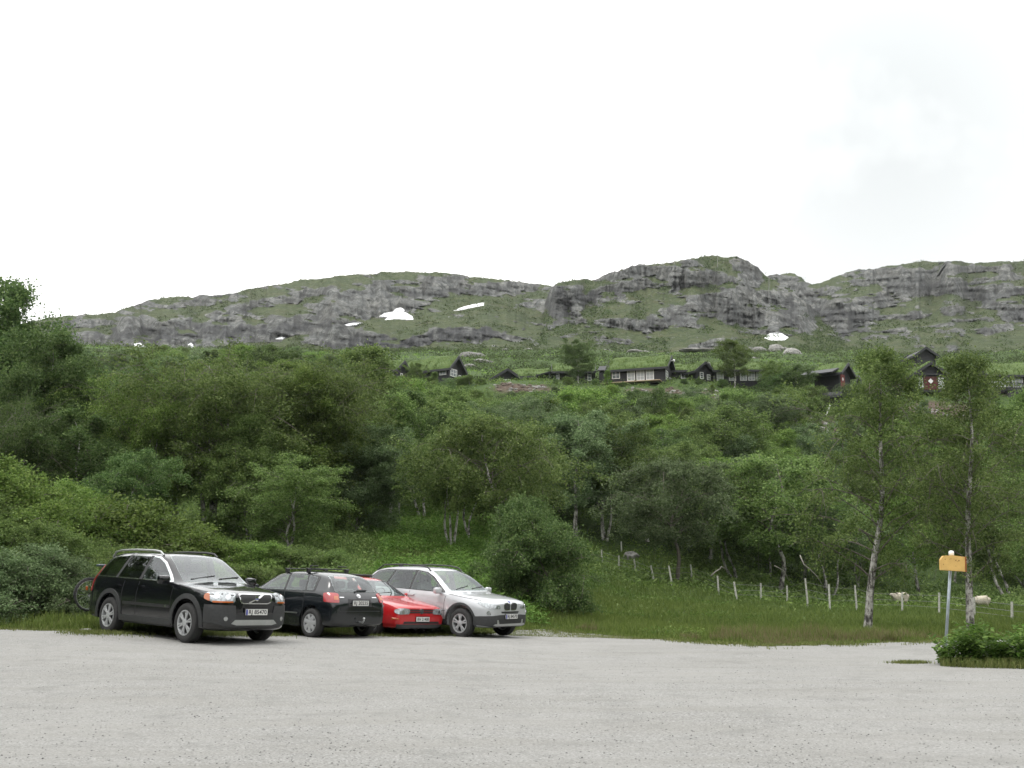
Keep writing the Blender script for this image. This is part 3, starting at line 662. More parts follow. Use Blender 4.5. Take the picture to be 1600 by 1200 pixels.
b = fill(34, 1250, 1680, 76, 118, lim_mid, 'on the open slope behind the near tall birches', sp=4.0, hh=(3.8, 6))
lim_l = lambda px: float(np.interp(px, [-100, 60, 140, 230, 300, 430, 500, 560, 600, 700], [560, 545, 540, 540, 540, 537, 545, 545, 562, 572]))
c = fill(95, -60, 600, 60, 190, lim_l, 'in the wood on the hillside under the left ridge', sp=3.9, hh=(5, 7.5), wmin=1.15)
for px_, Y_, tp_, k_ in [(612, 120, 586, 'bush3'), (665, 120.5, 588, 'bush3'), (700, 121, 589, 'bush2'), (722, 121.5, 586, 'bush3'), (752, 121, 590, 'bush3'), (868, 120, 592, 'bush3'), (890, 120.5, 588, 'bush2'), (930, 120, 592, 'bush3'), (972, 119, 596, 'bush2'), (1068, 119.5, 591, 'bush3'), (1092, 120, 590, 'bush2'), (1128, 119.5, 592, 'bush3'), (1212, 120, 584, 'bush3'),
    (1262, 117, 602, 'bush3'), (1330, 117, 598, 'bush3'), (1362, 119, 592, 'bush2'), (1398, 120, 605, 'bush3'), (1428, 118, 610, 'bush2'), (1530, 119, 600, 'bush3')]:
    tree(px_, Y_, tp_, k_, ['dark', 'grey', 'birch'][int(px_) % 3], ['deep green', 'grey green', 'green'][int(px_) % 3] + ' scrub bush ' + ['below the gabled cabin', 'between the gabled cabin and the wide black gable', 'below the half hidden cabin', 'below the long cabin', 'below the small cabins', 'beside the shed with the red door', 'left of the cabin with the double door', 'at the foot of the rightmost cabin'][int(np.searchsorted([725, 800, 955, 1060, 1240, 1340, 1450], px_))], group='scrub along the cabins', name='scrub_bush', cat='bush', wide=1.2, bark=BARK_DARK)
print('forest', a, b, c)

# ------------------------------------------------------------------ stuff: undergrowth, heath, meadow grass, herbs
def clump_cloud(name, XY, h, w, nl, leaf, mat, seed, up=.4, zoff=None, label=None, aspect=.62):
    rg = np.random.default_rng(seed); XY = np.asarray(XY); n = len(XY)
    Z = ground(XY[:, 0], XY[:, 1]) if zoff is None else zoff
    hs = h * rg.uniform(.45, 1.3, n); ws = w * rg.uniform(.6, 1.3, n)
    i = np.repeat(np.arange(n), nl); d = rnd_unit(rg, len(i)) * (rg.uniform(0, 1, len(i)) ** .4)[:, None]
    C = np.stack([XY[i, 0] + d[:, 0] * ws[i], XY[i, 1] + d[:, 1] * ws[i], Z[i] + np.abs(d[:, 2]) * hs[i]], 1)
    V, F = leaf_quads(C, leaf, rg, up, aspect)
    return tag(mesh_from(name, V, F, mat), kind='stuff')
def scatter_px(n, pa, pb, ya, yb, seed, power=1.0):
    rg = np.random.default_rng(seed); Y = ya * (yb / ya) ** (rg.uniform(0, 1, n) ** power)
    px = rg.uniform(pa, pb, n); return np.stack([(px - 800) / FPX * Y * 1.01, Y], 1), px
S, p_ = scatter_px(13000, -120, 1720, 58, 128, 41); m_ = vnoise(S[:, 0] * .12, S[:, 1] * .12, seed=61) > -.45
off_earth = lambda S: np.all([((S[:, 0] - e[0]) / e[2]) ** 2 + ((S[:, 1] - e[1]) / e[3]) ** 2 > .8 for e in EARTH], axis=0)
clump_cloud('undergrowth', S[m_ & off_earth(S)], .8, .7, 11, .14, LEAF['birch'], 42)
S, p_ = scatter_px(9000, -120, 1720, 56, 128, 43); clump_cloud('bright_undergrowth', S[(vnoise(S[:, 0] * .10, S[:, 1] * .10, seed=62) > .05) & off_earth(S)], .45, .6, 9, .12, LEAF['yellow'], 44)
S, p_ = scatter_px(19000, -120, 1720, 127, 262, 45); m_ = vnoise(S[:, 0] * .07, S[:, 1] * .07, seed=63) > -.25
clump_cloud('hillside_shrubs', S[m_], 1.25, 1.2, 12, .21, LEAF['heath'], 46)
S2, _ = scatter_px(6000, -120, 1720, 127, 262, 47); clump_cloud('hillside_herbs', S2, .5, 1.0, 8, .22, LEAF['yellow'], 48)
S, p_ = scatter_px(6500, -100, 585, 33, 62, 49); clump_cloud('left_undergrowth', S, .7, .6, 13, .075, LEAF['birch'], 50)
def on_layer(Lr, n, seed, thr=.3, wmin=.45):
    PX, PY, X, Y, Z, RK = Lr; rg = np.random.default_rng(seed)
    ok = np.argwhere((RK < thr) & (vnoise(PX * .03, PY * .06, seed=seed) > -.1)); k = ok[rg.integers(0, len(ok), n)]
    return X[k[:, 0], k[:, 1]], Y[k[:, 0], k[:, 1]], Z[k[:, 0], k[:, 1]]
for q, (Lr, nm, cnt) in enumerate(((L, 'ridge_heath', 2600), (C, 'middle_hill_heath', 1800), (D, 'mountain_heath', 2200))):
    X, Y, Z = on_layer(Lr, cnt, 70 + q)
    clump_cloud(nm, np.stack([X, Y], 1), 1.3, 1.9, 12, .42, LEAF['heath'], 80 + q, zoff=Z - .2)

def M_grass(name, lo, mid, hi):
    m = N(name); g = m.n('NewGeometry')
    m.col(m.ramp(g.outputs['Random Per Island'], [(0, lo), (.55, mid), (1, hi)])); m.b.inputs['Roughness'].default_value = .7
    m.b.inputs['Specular IOR Level'].default_value = .2
    tr = m.n('BsdfTranslucent'); tr.inputs['Color'].default_value = (*mid, 1); mx = m.n('MixShader'); mx.inputs[0].default_value = .25
    m.l(m.b.outputs[0], mx.inputs[1]); m.l(tr.outputs[0], mx.inputs[2]); m.l(mx.outputs[0], m.out.inputs['Surface']); return m.m
GR_GREEN = M_grass('meadow_grass', (0.060, 0.090, 0.016), (0.112, 0.158, 0.033), (0.181, 0.219, 0.062))
GR_DRY = M_grass('seeding_grass', (.10, .092, .038), (.165, .142, .070), (.22, .185, .105))
GR_DARK = M_grass('dark_meadow_grass', (0.048, 0.075, 0.015), (0.085, 0.128, 0.027), (0.138, 0.181, 0.050))  # darker green, for the far meadow
GR_EDGE = M_grass('verge_grass', (0.062, 0.088, 0.019), (0.125, 0.150, 0.043), (0.194, 0.200, 0.075))
def blades(name, XY, h, w, mat, seed, lean=.35):
    rg = np.random.default_rng(seed); XY = np.asarray(XY); n = len(XY); Z = ground(XY[:, 0], XY[:, 1])
    B = np.stack([XY[:, 0], XY[:, 1], Z - .01], 1); a = rg.uniform(0, 6.28, n); hs = (h * rg.uniform(.5, 1.25, n)) if not hasattr(h, '__len__') else h * rg.uniform(.5, 1.25, n)
    ws = w * rg.uniform(.7, 1.3, n); side = np.stack([np.cos(a), np.sin(a), 0 * a], 1) * ws[:, None] * .5
    e_ = XY[:, 1] - gravel_edge(800 + FPX * XY[:, 0] / np.maximum(XY[:, 1], 5)); hs = hs * (.30 + .70 * smooth(-.1, 1.8, e_ + .8 * vnoise(XY[:, 0] * .8, XY[:, 1] * .8, seed=55))) * (.75 + .5 * vnoise(XY[:, 0] * 1.7, XY[:, 1] * 1.7, seed=56) ** 2) if name not in ('bed_grass', 'grass_tuft', 'rim_grass') else hs
    la = rg.uniform(0, 6.28, n); ln = np.abs(rg.normal(0, lean, n)) * hs
    mid = B + np.stack([np.cos(la) * ln * .3, np.sin(la) * ln * .3, hs * .6], 1); top = B + np.stack([np.cos(la) * ln, np.sin(la) * ln, hs], 1)
    V = np.stack([B - side, B + side, mid + side * .75, mid - side * .75, top], 1).reshape(-1, 3); i = np.arange(n)[:, None] * 5
    F = np.vstack([i + np.array([[0, 1, 2]]), i + np.array([[0, 2, 3]]), i + np.array([[3, 2, 4]])])
    return tag(mesh_from(name, V, F, mat), kind='stuff')
def meadow(n, pa, pb, da, ya2, seed, cond=None):
    rg = np.random.default_rng(seed); px = rg.uniform(pa, pb, n); e = gravel_edge(px)
    Y = e + da + (ya2 - e - da) * rg.uniform(0, 1, n) ** 1.25; X = (px - 800) / FPX * Y
    k = np.ones(n, bool) if cond is None else cond(px, X, Y)
    return np.stack([X, Y], 1)[k]
pt = lambda X, Y, s: fbm(X * .22, Y * .30, seed=s, oct=3)
blades('meadow_grass', meadow(120000, 790, 1700, -.05, 46, 91, lambda p, X, Y: pt(X, Y, 5) > -.9), .34, .016, GR_GREEN, 92)
blades('seeding_grass', meadow(80000, 790, 1700, .30, 33.5, 93, lambda p, X, Y: (pt(X, Y, 6) + .35 * vnoise(X * 3, Y * 3, seed=88) > -.22 + .30 * np.clip(Y - 27.8, 0, 9)) & (p + 30 * vnoise(Y * 3, 0, seed=4) > 830)), .40, .0085, GR_DRY, 94, lean=.25)
blades('far_meadow_grass', meadow(90000, 560, 1700, 8, 74, 95), .34, .035, GR_DARK, 96)
blades('verge_grass', meadow(42000, -80, 840, -.35, 29, 97, lambda p, X, Y: p < 800 + 40 * vnoise(X * 2, Y * 2, seed=3)), .17, .014, GR_EDGE, 98, lean=.6)
blades('low_verge_grass', meadow(30000, 780, 1700, -.2, 27, 197), .15, .011, GR_EDGE, 198, lean=.6)
blades('left_meadow_grass', meadow(50000, -80, 840, .5, 36, 99), .34, .018, GR_GREEN, 100)
# straggling grass at the gravel's rim
rg = np.random.default_rng(12); px = rg.uniform(-50, 1650, 26000); Y = gravel_edge(px) - np.abs(rg.normal(0, .55, 26000)); X = (px - 800) / FPX * Y
k = (vnoise(X * 1.6, Y * 1.6, seed=77) + .6 * vnoise(X * 5, Y * 5, seed=78)) > .22; blades('rim_grass', np.stack([X, Y], 1)[k], .08, .012, GR_EDGE, 101, lean=.8)
# ferns and herbs
S, px = scatter_px(6500, 560, 850, 30, 64, 111); k = vnoise(S[:, 0] * .3, S[:, 1] * .3, seed=64) + 1.2 * np.clip((np.abs(px - 700) - 95) / 55, 0, 2) < .5
clump_cloud('fern_slope', S[k], .55, .42, 16, .085, LEAF['fern'], 112, up=.55, aspect=.45)
S, px = scatter_px(2600, 880, 1180, 36, 60, 113); k = vnoise(S[:, 0] * .25, S[:, 1] * .25, seed=65) > .0
clump_cloud('meadow_herbs', S[k], .28, .42, 14, .06, LEAF['fern'], 114, up=.5)
S, px = scatter_px(700, 960, 1090, 25.6, 29, 115); S = S[(fbm(S[:, 0] * 1.1, S[:, 1] * 1.1, seed=71) > .05) & (S[:, 1] > gravel_edge(px) + .9) & (np.abs(px - 1025) < 62)]; clump_cloud('bracken', S, .3, .3, 16, .055, LEAF['yellow'], 116, up=.5)
S, px = scatter_px(2500, -100, 1300, 38, 64, 117); clump_cloud('wood_floor_herbs', S, .28, .5, 12, .08, LEAF['birch'], 118, up=.5)
# herb bed at the right of the gravel
rg = np.random.default_rng(31); A, B = [], []
for cx, cy, rx, ry, n in ((7.95, 18.0, .60, .45, 130), (8.80, 17.5, .48, .42, 115), (9.6, 17.3, .62, .42, 120)):
    t = rg.uniform(0, 6.28, n); r_ = np.sqrt(rg.uniform(0, 1, n)); A.append(np.stack([cx + np.cos(t) * r_ * rx, cy + np.sin(t) * r_ * ry], 1)); B.append(np.full(n, .42))
def herb_bush(name, XY, h, seed, mat):
    rg = np.random.default_rng(seed); V, F, off = [], [], 0
    C = []
    for (x, y), hh in zip(XY, h * rg.uniform(.45, 1.15, len(XY)) * (1.12 - .75 * (np.hypot(XY[:, 0] - XY[:, 0].mean(), XY[:, 1] - XY[:, 1].mean()) / .75) ** 2)):
        z = gz(x, y); a = rg.uniform(0, 6.28); l = rg.uniform(.05, .28)
        for u in np.linspace(.12, 1, 15):
            for s in (0, 1):
                q = a + u * 14 + s * 3.1; C.append((x + math.cos(a) * l * u * u + math.cos(q) * .06, y + math.sin(a) * l * u * u + math.sin(q) * .06, z + hh * u))
    V, F = leaf_quads(np.array(C), .050, rg, .6, .8); return mesh_from(name, V, F, mat)
tag(herb_bush('leafy_plant', A[0], .60, 5, LEAF['fern']), 'bright leafy plant clump at the foot of the pole with the yellow box', 'plant')
tag(herb_bush('leafy_plant', A[1], .58, 6, LEAF['fern']), 'bright leafy plant clump right of the one at the pole foot', 'plant')
tag(herb_bush('leafy_plant', A[2], .55, 7, LEAF['fern']), 'low leafy plant clump running out of the right edge', 'plant')
n = 9000; t = rg.uniform(0, 6.28, n); r_ = np.sqrt(rg.uniform(0, 1, n)); XY = np.stack([9.55 + np.cos(t) * r_ * 2.35, ISL[1] - .05 + np.sin(t) * r_ * .95], 1)
blades('bed_grass', XY, .16, .012, GR_EDGE, 120, lean=.6)
x0, y0, _ = lot_point(1422, 1036); n = 1100; XY = np.stack([rg.normal(x0, .16, n), rg.normal(y0, .09, n)], 1); tag(blades('grass_tuft', XY, .06, .01, GR_EDGE, 121, lean=.9), None)
# ================================================================== snow, rocks, poles
SNOW = plain('old_snow', (.66, .67, .68), .8, var=.04, vs=.8, bump=.3)
def layer_patch(Lr, outline, lift=1.2):
    """a bank of snow lying on the hillside inside an outline given where the photo shows it"""
    PX, PY, X, Y, Z, RK = Lr; ol = np.array(outline, float)
    x0, x1, y0, y1 = ol[:, 0].min(), ol[:, 0].max(), ol[:, 1].min(), ol[:, 1].max()
    def inside(px, py):
        c = np.zeros(px.shape, bool); j = len(ol) - 1
        for i in range(len(ol)):
            xi, yi, xj, yj = *ol[i], *ol[j]
            if yi != yj: c ^= ((yi > py) != (yj > py)) & (px < (xj - xi) * (py - yi) / (yj - yi) + xi)
            j = i
        return c
    gx, gy = np.meshgrid(np.arange(x0 - 1, x1 + 1, .7), np.arange(y0 - 1, y1 + 1, .5))
    ins = inside(gx, gy); col = np.clip(((gx - PX[0, 0]) / (PX[0, 1] - PX[0, 0])).round().astype(int), 0, PX.shape[1] - 1)
    D_ = np.zeros(gx.shape)
    for c in np.unique(col):
        k = col == c; D_[k] = np.interp(gy[k], PY[::-1, c], Y[::-1, c])
    D_ = np.minimum(D_, np.roll(D_, 1, 0)) - lift
    # smooth the depth so the snow bridges the joints below it
    for _ in range(6): D_ = (D_ + np.roll(D_, 1, 0) + np.roll(D_, -1, 0) + np.roll(D_, 1, 1) + np.roll(D_, -1, 1)) / 5
    bm = bmesh.new(); vi = {}
    def v(i, j):
        if (i, j) not in vi:
            p = at(gx[i, j], gy[i, j], D_[i, j]); vi[i, j] = bm.verts.new((float(p[0]), float(p[1]), float(p[2])))
        return vi[i, j]
    for i in range(gx.shape[0] - 1):
        for j in range(gx.shape[1] - 1):
            if ins[i, j]: bm.faces.new((v(i, j), v(i, j + 1), v(i + 1, j + 1), v(i + 1, j)))
    g = bmesh.ops.extrude_face_region(bm, geom=list(bm.faces))
    for e in [e for e in g['geom'] if isinstance(e, bmesh.types.BMVert)]: e.co += Vector((0, 2.2 + lift, -.25))
    bmesh.ops.recalc_face_normals(bm, faces=bm.faces)
    return from_bm('snow_patch', bm, SNOW, sm=True)
for Lr, ol, lb in (
    (L, [(592, 494), (600, 489), (612, 487), (622, 485), (634, 488), (644, 494), (646, 500), (634, 499), (618, 498), (600, 500), (606, 495)], 'largest white snow patch on the left ridge, shaped like a hat brim'),
    (L, [(614, 486), (618, 482), (626, 480), (631, 483), (632, 486), (624, 487)], 'small white snow cap just above the largest patch'),
    (L, [(706, 486), (720, 480), (735, 476), (750, 473), (757, 472), (756, 477), (745, 479), (730, 482), (716, 486)], 'long narrow snow strip rising to the right on the ridge'),
    (L, [(209, 537), (218, 535), (226, 540), (218, 542), (210, 541)], 'small snow patch low on the ridge at the far left'),
    (L, [(292, 539), (298, 535), (302, 541), (296, 543)], 'tiny snow patch low on the ridge right of the far left one'),
    (L, [(430, 529), (438, 526), (444, 527), (440, 530), (432, 530)], 'small snow patch above the big birch clump'),
    (L, [(538, 507), (550, 504), (566, 504), (556, 507), (542, 509)], 'thin snow streak left of the largest patch'),
    (C, [(1194, 528), (1201, 521), (1210, 519), (1222, 521), (1232, 527), (1226, 531), (1206, 532)], 'oval white snow patch under the middle hill')):
    tag(layer_patch(Lr, ol), lb, 'snow patch')
def M_stone(name='weathered_stone', k=1.):
    m = N(name); P = m.mapped(); f = m.noise(P, 2.2, 7, .7)
    m.col(m.ramp(f, [(.32, (.075 * k, .075 * k, .07 * k)), (.5, (.18 * k, .176 * k, .165 * k)), (.7, (.27 * k, .265 * k, .25 * k))]))
    m.b.inputs['Roughness'].default_value = .95; m.bump(f, .7, .1); return m.m
STONE = M_stone(k=.85); STONE_P = M_stone('pale_stone', 1.2)
def rock(name, loc, s, seed, mat=STONE, rz=0, sub=4):
    bm = bmesh.new(); bmesh.ops.create_icosphere(bm, subdivisions=sub, radius=1)
    for v in bm.verts:
        c = v.co.normalized(); q = 1 + .28 * float(vnoise(c.x * 1.3 + seed, c.y * 1.3, c.z * 1.3, seed)) + .12 * float(vnoise(c.x * 3.4, c.y * 3.4 + seed, c.z * 3.4, seed + 3))
        q = min(q, 1.0) - .10 * abs(float(vnoise(c.x * 6 + seed, c.y * 6, c.z * 6, seed + 5))); q = q * (.9 + .2 * round(c.z * 3 + .5 * float(vnoise(c.x * 2, c.y * 2, seed, 2))) / 3); v.co = Vector((c.x * s[0], c.y * s[1], c.z * s[2])) * q
    o = from_bm(name, bm, mat, sm=True); o.location = loc; o.rotation_euler = (0, 0, rz); return o
def rock_px(px, py, Y, s, seed, label, mat=STONE, rz=0, name='boulder', sink=-.05):
    x, y, z = [float(a) for a in at(px, py, Y)]; z = min(z, gz(x, y) + s[2] * .55); return tag(rock(name, (x, y, z - s[2] * .35), s, seed, mat, rz), label, 'boulder')
rock_px(986, 862, 71, (.62, .45, .42), 3, 'grey boulder under the trees behind the first fence posts')
def slope_py(px, py):
    """where the hillside above the cabins is seen at a pixel"""
    Y = 130.
    for Y in np.linspace(126, 262, 300):
        x, y, z = at(px, py, Y)
        if float(z) <= gz(float(x), Y): break
    return Y
for i, (px, py, s, lb, mt) in enumerate([
    (1095, 543, (6.5, 3, .75), 'long smooth pale rock slab above the small cabins', STONE), (1185, 548, (2.6, 2, 1.4), 'dark rock left below the oval snow patch', STONE), (1212, 546, (3.0, 2, 1.8), 'big grey rock below the oval snow patch', STONE_P),
    (1238, 552, (2.6, 2, 1.8), 'pale rounded rock right below the oval snow patch', STONE_P), (1222, 538, (1.8, 1.5, .9), 'flat rock touching the oval snow patch', STONE), (992, 548, (3.2, 2, .9), 'low rock outcrop above the long cabin roof', STONE),
    (948, 534, (2.2, 1.6, .9), 'dark rock left above the long cabin', STONE), (1008, 533, (1.6, 1, .5), 'small pale rock above the outcrop over the long cabin', STONE_P), (740, 558, (4.6, 2.5, 1.7), 'rock outcrop right of the gabled cabin roof', STONE),
    (757, 566, (3.4, 2, .8), 'pale flat rock below the outcrop by the gabled cabin', STONE_P), (735, 573, (2.2, 1.5, .7), 'small pale rock at the gable foot of the second cabin', STONE_P), (1105, 568, (1.0, .8, .5), 'small pale rock behind the long cabin gable', STONE_P),
    (1552, 528, (1.3, .8, .5), 'small white stone high on the slope at the right', STONE_P), (1180, 560, (1.5, 1, .6), 'pale stone right behind the birch by the small cabins', STONE_P), (828, 530, (3., 1.5, .7), 'long flat rock on the slope between the ridges', STONE_P),
    (790, 540, (1.8, 1.2, .8), 'grey rock on the slope over the low gabled cabin', STONE)]):
    rock_px(px, py, slope_py(px, py), s, 10 + i, lb, mt, rz=.1 * i)
# stones and rubble on the bare earth in front of the cabins
rg = np.random.default_rng(66); bm = bmesh.new(); pc = bmesh.new()
for k in range(420):
    e = EARTH[int(rg.integers(len(EARTH)))]; x, y = e[0] + rg.normal(0, .5) * e[2], e[1] + rg.normal(0, .45) * e[3]; s = float(rg.uniform(.08, .28))
    b = bm if rg.uniform() < .6 else pc
    g = bmesh.ops.create_icosphere(b, subdivisions=1, radius=s)
    bmesh.ops.transform(b, matrix=Matrix.Translation((x, y, gz(x, y) + .03)) @ Matrix.Rotation(k, 4, 'X') @ Matrix.Diagonal((1.3, .9, .7, 1)), verts=g['verts'])
tag(from_bm('rubble', bm, plain('brown_rubble', (.10, .078, .062), .95, var=.5)), kind='stuff'); tag(from_bm('pale_rubble', pc, STONE_P), kind='stuff')
# power poles on the hills
WOODP = plain('weathered_pole', (.20, .20, .19), .9, var=.2)
def depth_on(Lr, px, py):
    PX, PY, X, Y, Z, RK = Lr; c = int(round((px - PX[0, 0]) / (PX[0, 1] - PX[0, 0]))); return float(np.interp(py, PY[::-1, c], Y[::-1, c]))
for Lr, px, pb, pt_, lb in ((C, 1121, 418, 398, 'wooden power pole standing on top of the middle hill'), (C, 1201, 461, 432, 'wooden power pole on the right shoulder of the middle hill'),
    (D, 1272, 515, 489, 'wooden power pole on the ledges between middle hill and right mountain'), (C, 1053, 411, 404, 'short pole on the skyline left of the hilltop')):
    Y = depth_on(Lr, px, pb) - 3; a = [float(q) for q in at(px, pb + 1, Y)]; b = [float(q) for q in at(px + .6, pt_, Y)]
    bm = bmesh.new(); w = .13
    tube(bm, [(a[0], a[1], a[2] - 1), (b[0], b[1], b[2])], [w, w * .75], 8)
    if px > 1100: box(bm, (b[0], b[1], b[2] - .5), (1.5, .12, .12), .6)
    tag(from_bm('power_pole', bm, WOODP), lb, 'power pole', 'power poles on the hills')
# ================================================================== cabins
def M_planks(name, c, scale=9.):
    m = N(name); w = m.n('TexWave', Scale=scale / 6.28 * 2, Distortion=.3, Detail=2.0); w.wave_type = 'BANDS'; w.bands_direction = 'X'
    P = m.mapped(); m.l(P, w.inputs['Vector']); f = m.noise(P, 3, 5, .6)
    col = m.mix(m.ramp(w.outputs[1], [(.05, 1.), (.16, 0.)]), m.ramp(f, [(.3, tuple(x * .75 for x in c)), (.7, tuple(x * 1.3 for x in c))]), tuple(x * .4 for x in c))
    m.col(col); m.b.inputs['Roughness'].default_value = .75; return m.m
TAR = M_planks('tarred_planks', (.022, .022, .025)); TARB = plain('tarred_board', (.020, .021, .024), .6); WHITE = plain('white_paint', (.72, .72, .70), .45, var=.05)
REDP = M_planks('red_planks', (.16, .030, .026)); DECK = plain('new_deck_boards', (.34, .25, .17), .8, var=.2)
GLASS_H = plain('window_glass', (.10, .12, .125), .12, spec=.8); CURT = plain('white_curtain', (.36, .38, .39), .9, var=.1)
TURF = N('roof_turf'); TURF.col(TURF.ramp(TURF.noise(TURF.mapped(), 2.2, 6, .7), [(.3, (.035, .060, .016)), (.5, (.065, .105, .024)), (.7, (.10, .13, .040))])); TURF.b.inputs['Roughness'].default_value = .95; TURF = TURF.m
GR_ROOF = M_grass('roof_grass', (.045, .075, .018), (.085, .135, .028), (.14, .185, .055))
def window(root, c, w, h, nrm, cols=2, rows=2, t=.05, fr=.07, curtain=False):
    """casement window centred at c on a wall whose outward normal is nrm (local)"""
    n = Vector(nrm).normalized(); s = Vector((-n.y, n.x, 0)); rot = Matrix((s, n, Vector((0, 0, 1)))).transposed().to_4x4(); c = Vector(c)
    b = bmesh.new(); p = bmesh.new()
    for k in (-1, 1):
        box(b, c + s * k * (w / 2 - fr / 2) + n * t / 2, (fr, t, h), rot=rot)
        box(b, c + Vector((0, 0, k * (h / 2 - fr / 2))) + n * t / 2, (w - 2 * fr, t - .006, fr), rot=rot)
    for i in range(1, cols): box(b, c + s * (w * (i / cols - .5)) + n * .018, (.035, .03, h - 2 * fr), rot=rot)
    for i in range(1, rows): box(b, c + Vector((0, 0, h * (i / rows - .5))) + n * .016, (w - 2 * fr, .024, .035), rot=rot)
    box(p, c + n * .004, (w - fr, .012, h - fr), rot=rot)
    f = from_bm('window', b, WHITE, root); from_bm('pane', p, CURT if curtain else GLASS_H, f); return f
def turf_roof(root, Lx, W, wh, rise, ov=.45, th=.28, seed=0, turf=True, name='roof', x0=0):
    """gabled sod roof, ridge along local x"""
    hw = W / 2 + ov; e = wh - rise * ov / (W / 2); hx = Lx / 2 + ov; rg = np.random.default_rng(seed)
    b = bmesh.new()
    prof = [(-hw, e), (0, wh + rise), (hw, e), (hw, e - .12), (0, wh + rise - .14), (-hw, e - .12)]
    A = [b.verts.new((x0 - hx, y, z)) for y, z in prof]; B = [b.verts.new((x0 + hx, y, z)) for y, z in prof]
    for i in range(6): b.faces.new((A[i], A[(i + 1) % 6], B[(i + 1) % 6], B[i]))
    b.faces.new(A[::-1]); b.faces.new(B); sl = math.atan2(rise + rise * ov / (W / 2), hw); ln = math.hypot(hw, wh + rise - e)
    for sx in (-1, 1):
        for sy in (-1, 1):      # bargeboards on the gable edges
            box(b, (x0 + sx * (hx + .03), sy * hw / 2, (wh + rise + e) / 2 + .03), (.06, ln + .05, .30), rot=Matrix.Rotation(-sy * sl, 4, 'X'))
    for sy in (-1, 1): box(b, (x0, sy * (hw + .04), e + .04), (2 * hx, .08, .26))
    bmesh.ops.recalc_face_normals(b, faces=b.faces)
    o = from_bm(name, b, TARB, root)
    if turf:
        nx, ny = max(8, int(Lx * 3)), 14; xs = np.linspace(-hx + .05, hx - .05, nx); ys = np.linspace(-hw + .03, hw - .03, ny * 2 + 1)
        XX, YY = np.meshgrid(xs, ys, indexing='ij'); H_ = wh + rise - np.abs(YY) * (wh + rise - e) / hw
        ZZ = H_ + th * np.clip(np.minimum(hx - np.abs(XX), hw - np.abs(YY)) * 4, 0, 1) + .10 * vnoise(XX * 1.4 + seed, YY * 1.4, seed=4)
        idx = np.arange(XX.size).reshape(XX.shape); F = np.stack([idx[:-1, :-1], idx[1:, :-1], idx[1:, 1:], idx[:-1, 1:]], -1).reshape(-1, 4)
        t = mesh_from('turf', np.stack([XX + x0, YY, ZZ], -1).reshape(-1, 3), F, TURF, o, sm=True)
        n = int(Lx * W * 110); bx = rg.uniform(-hx, hx, n); by = rg.uniform(-hw, hw, n); bz = wh + rise - np.abs(by) * (wh + rise - e) / hw + th * .7; h = rg.uniform(.08, .34, n); a = rg.uniform(0, 6.28, n)
        C0 = np.stack([bx + x0, by, bz], 1); s = np.stack([np.cos(a), np.sin(a), 0 * a], 1) * .035; tp = C0 + np.stack([rg.normal(0, .08, n), rg.normal(0, .08, n), h], 1)
        V = np.stack([C0 - s, C0 + s, tp], 1).reshape(-1, 3); g = mesh_from('turf_grass', V, np.arange(3 * n).reshape(n, 3), GR_ROOF, o); g['kind'] = 'stuff'
    return o
def gable_body(b, Lx, W, wh, rise, x0=0):
    pr = [(-W / 2, -1.6), (W / 2, -1.6), (W / 2, wh - .1), (0, wh + rise - .16), (-W / 2, wh - .1)]
    A = [b.verts.new((x0 - Lx / 2, y, z)) for y, z in pr]; B = [b.verts.new((x0 + Lx / 2, y, z)) for y, z in pr]
    for i in range(5): b.faces.new((A[i], A[(i + 1) % 5], B[(i + 1) % 5], B[i]))
    b.faces.new(A[::-1]); b.faces.new(B); bmesh.ops.recalc_face_normals(b, faces=b.faces)
def cabin(px, py, Y, ang, label, Lx, W, wh, rise, seed=0, turf=True, name='cabin', anchor=(0, 0), group=None, ov=.45):
    """anchor: local (x,y) fraction of the corner that the pixel (px,py) at ground level refers to"""
    x, y, z = [float(q) for q in at(px, py, Y)]; a = R(ang)
    ax, ay = anchor[0] * Lx / 2, anchor[1] * W / 2
    r = empty(name, (x - (ax * math.cos(a) - ay * math.sin(a)), y - (ax * math.sin(a) + ay * math.cos(a)), z), a)
    tag(r, label, 'cabin', group)
    b = bmesh.new(); gable_body(b, Lx, W, wh, rise)
    for sx in (-1, 1):
        for sy in (-1, 1): box(b, (sx * (Lx / 2 + .01), sy * (W / 2 + .01), wh / 2 - .6), (.16, .16, wh + .6))
    from_bm('wall', b, TAR, r); turf_roof(r, Lx, W, wh, rise, seed=seed, turf=turf, ov=ov)
    return r
CG = 'dark turf-roofed cabins on the hillside'
# second cabin from the left (gable to the right)
r = cabin(701, 590, 124, -30, 'black gabled cabin with a white gable window, left of the low rubble bank', 7.0, 3.1, 1.35, 1.45, 2, anchor=(1, -1), group=CG)
window(r, (2.65, -1.55, .85), 1.0, .9, (0, -1, 0)); window(r, (3.5, -.5, .75), 1.55, .95, (1, 0, 0), 4, 2); window(r, (3.5, .95, .45), .5, .45, (1, 0, 0), 1, 1)
r = cabin(617, 592, 123, -28, 'leftmost cabin, only its dark roof and one white window edge above the birches', 4.0, 2.8, 1.2, 1.1, 3, anchor=(1, -1), group=CG)
window(r, (1.7, -1.4, .65), .45, .8, (0, -1, 0), 1, 2); window(r, (2.0, 0, .6), .5, .6, (1, 0, 0), 1, 2)
r = cabin(792, 598, 126, -75, 'low cabin with a wide black gable and sunken walls beside the rubble bank', 5.5, 3.3, .55, 1.05, 4, anchor=(1, 0), group=CG)
window(r, (2.75, 0, .25), .9, .35, (1, 0, 0), 3, 1)
r = cabin(856, 596, 127.5, -6, 'long low cabin with a dark sagging porch roof right of the wide black gable', 4.4, 3.2, .75, .9, 5, anchor=(1, -1), group=CG)
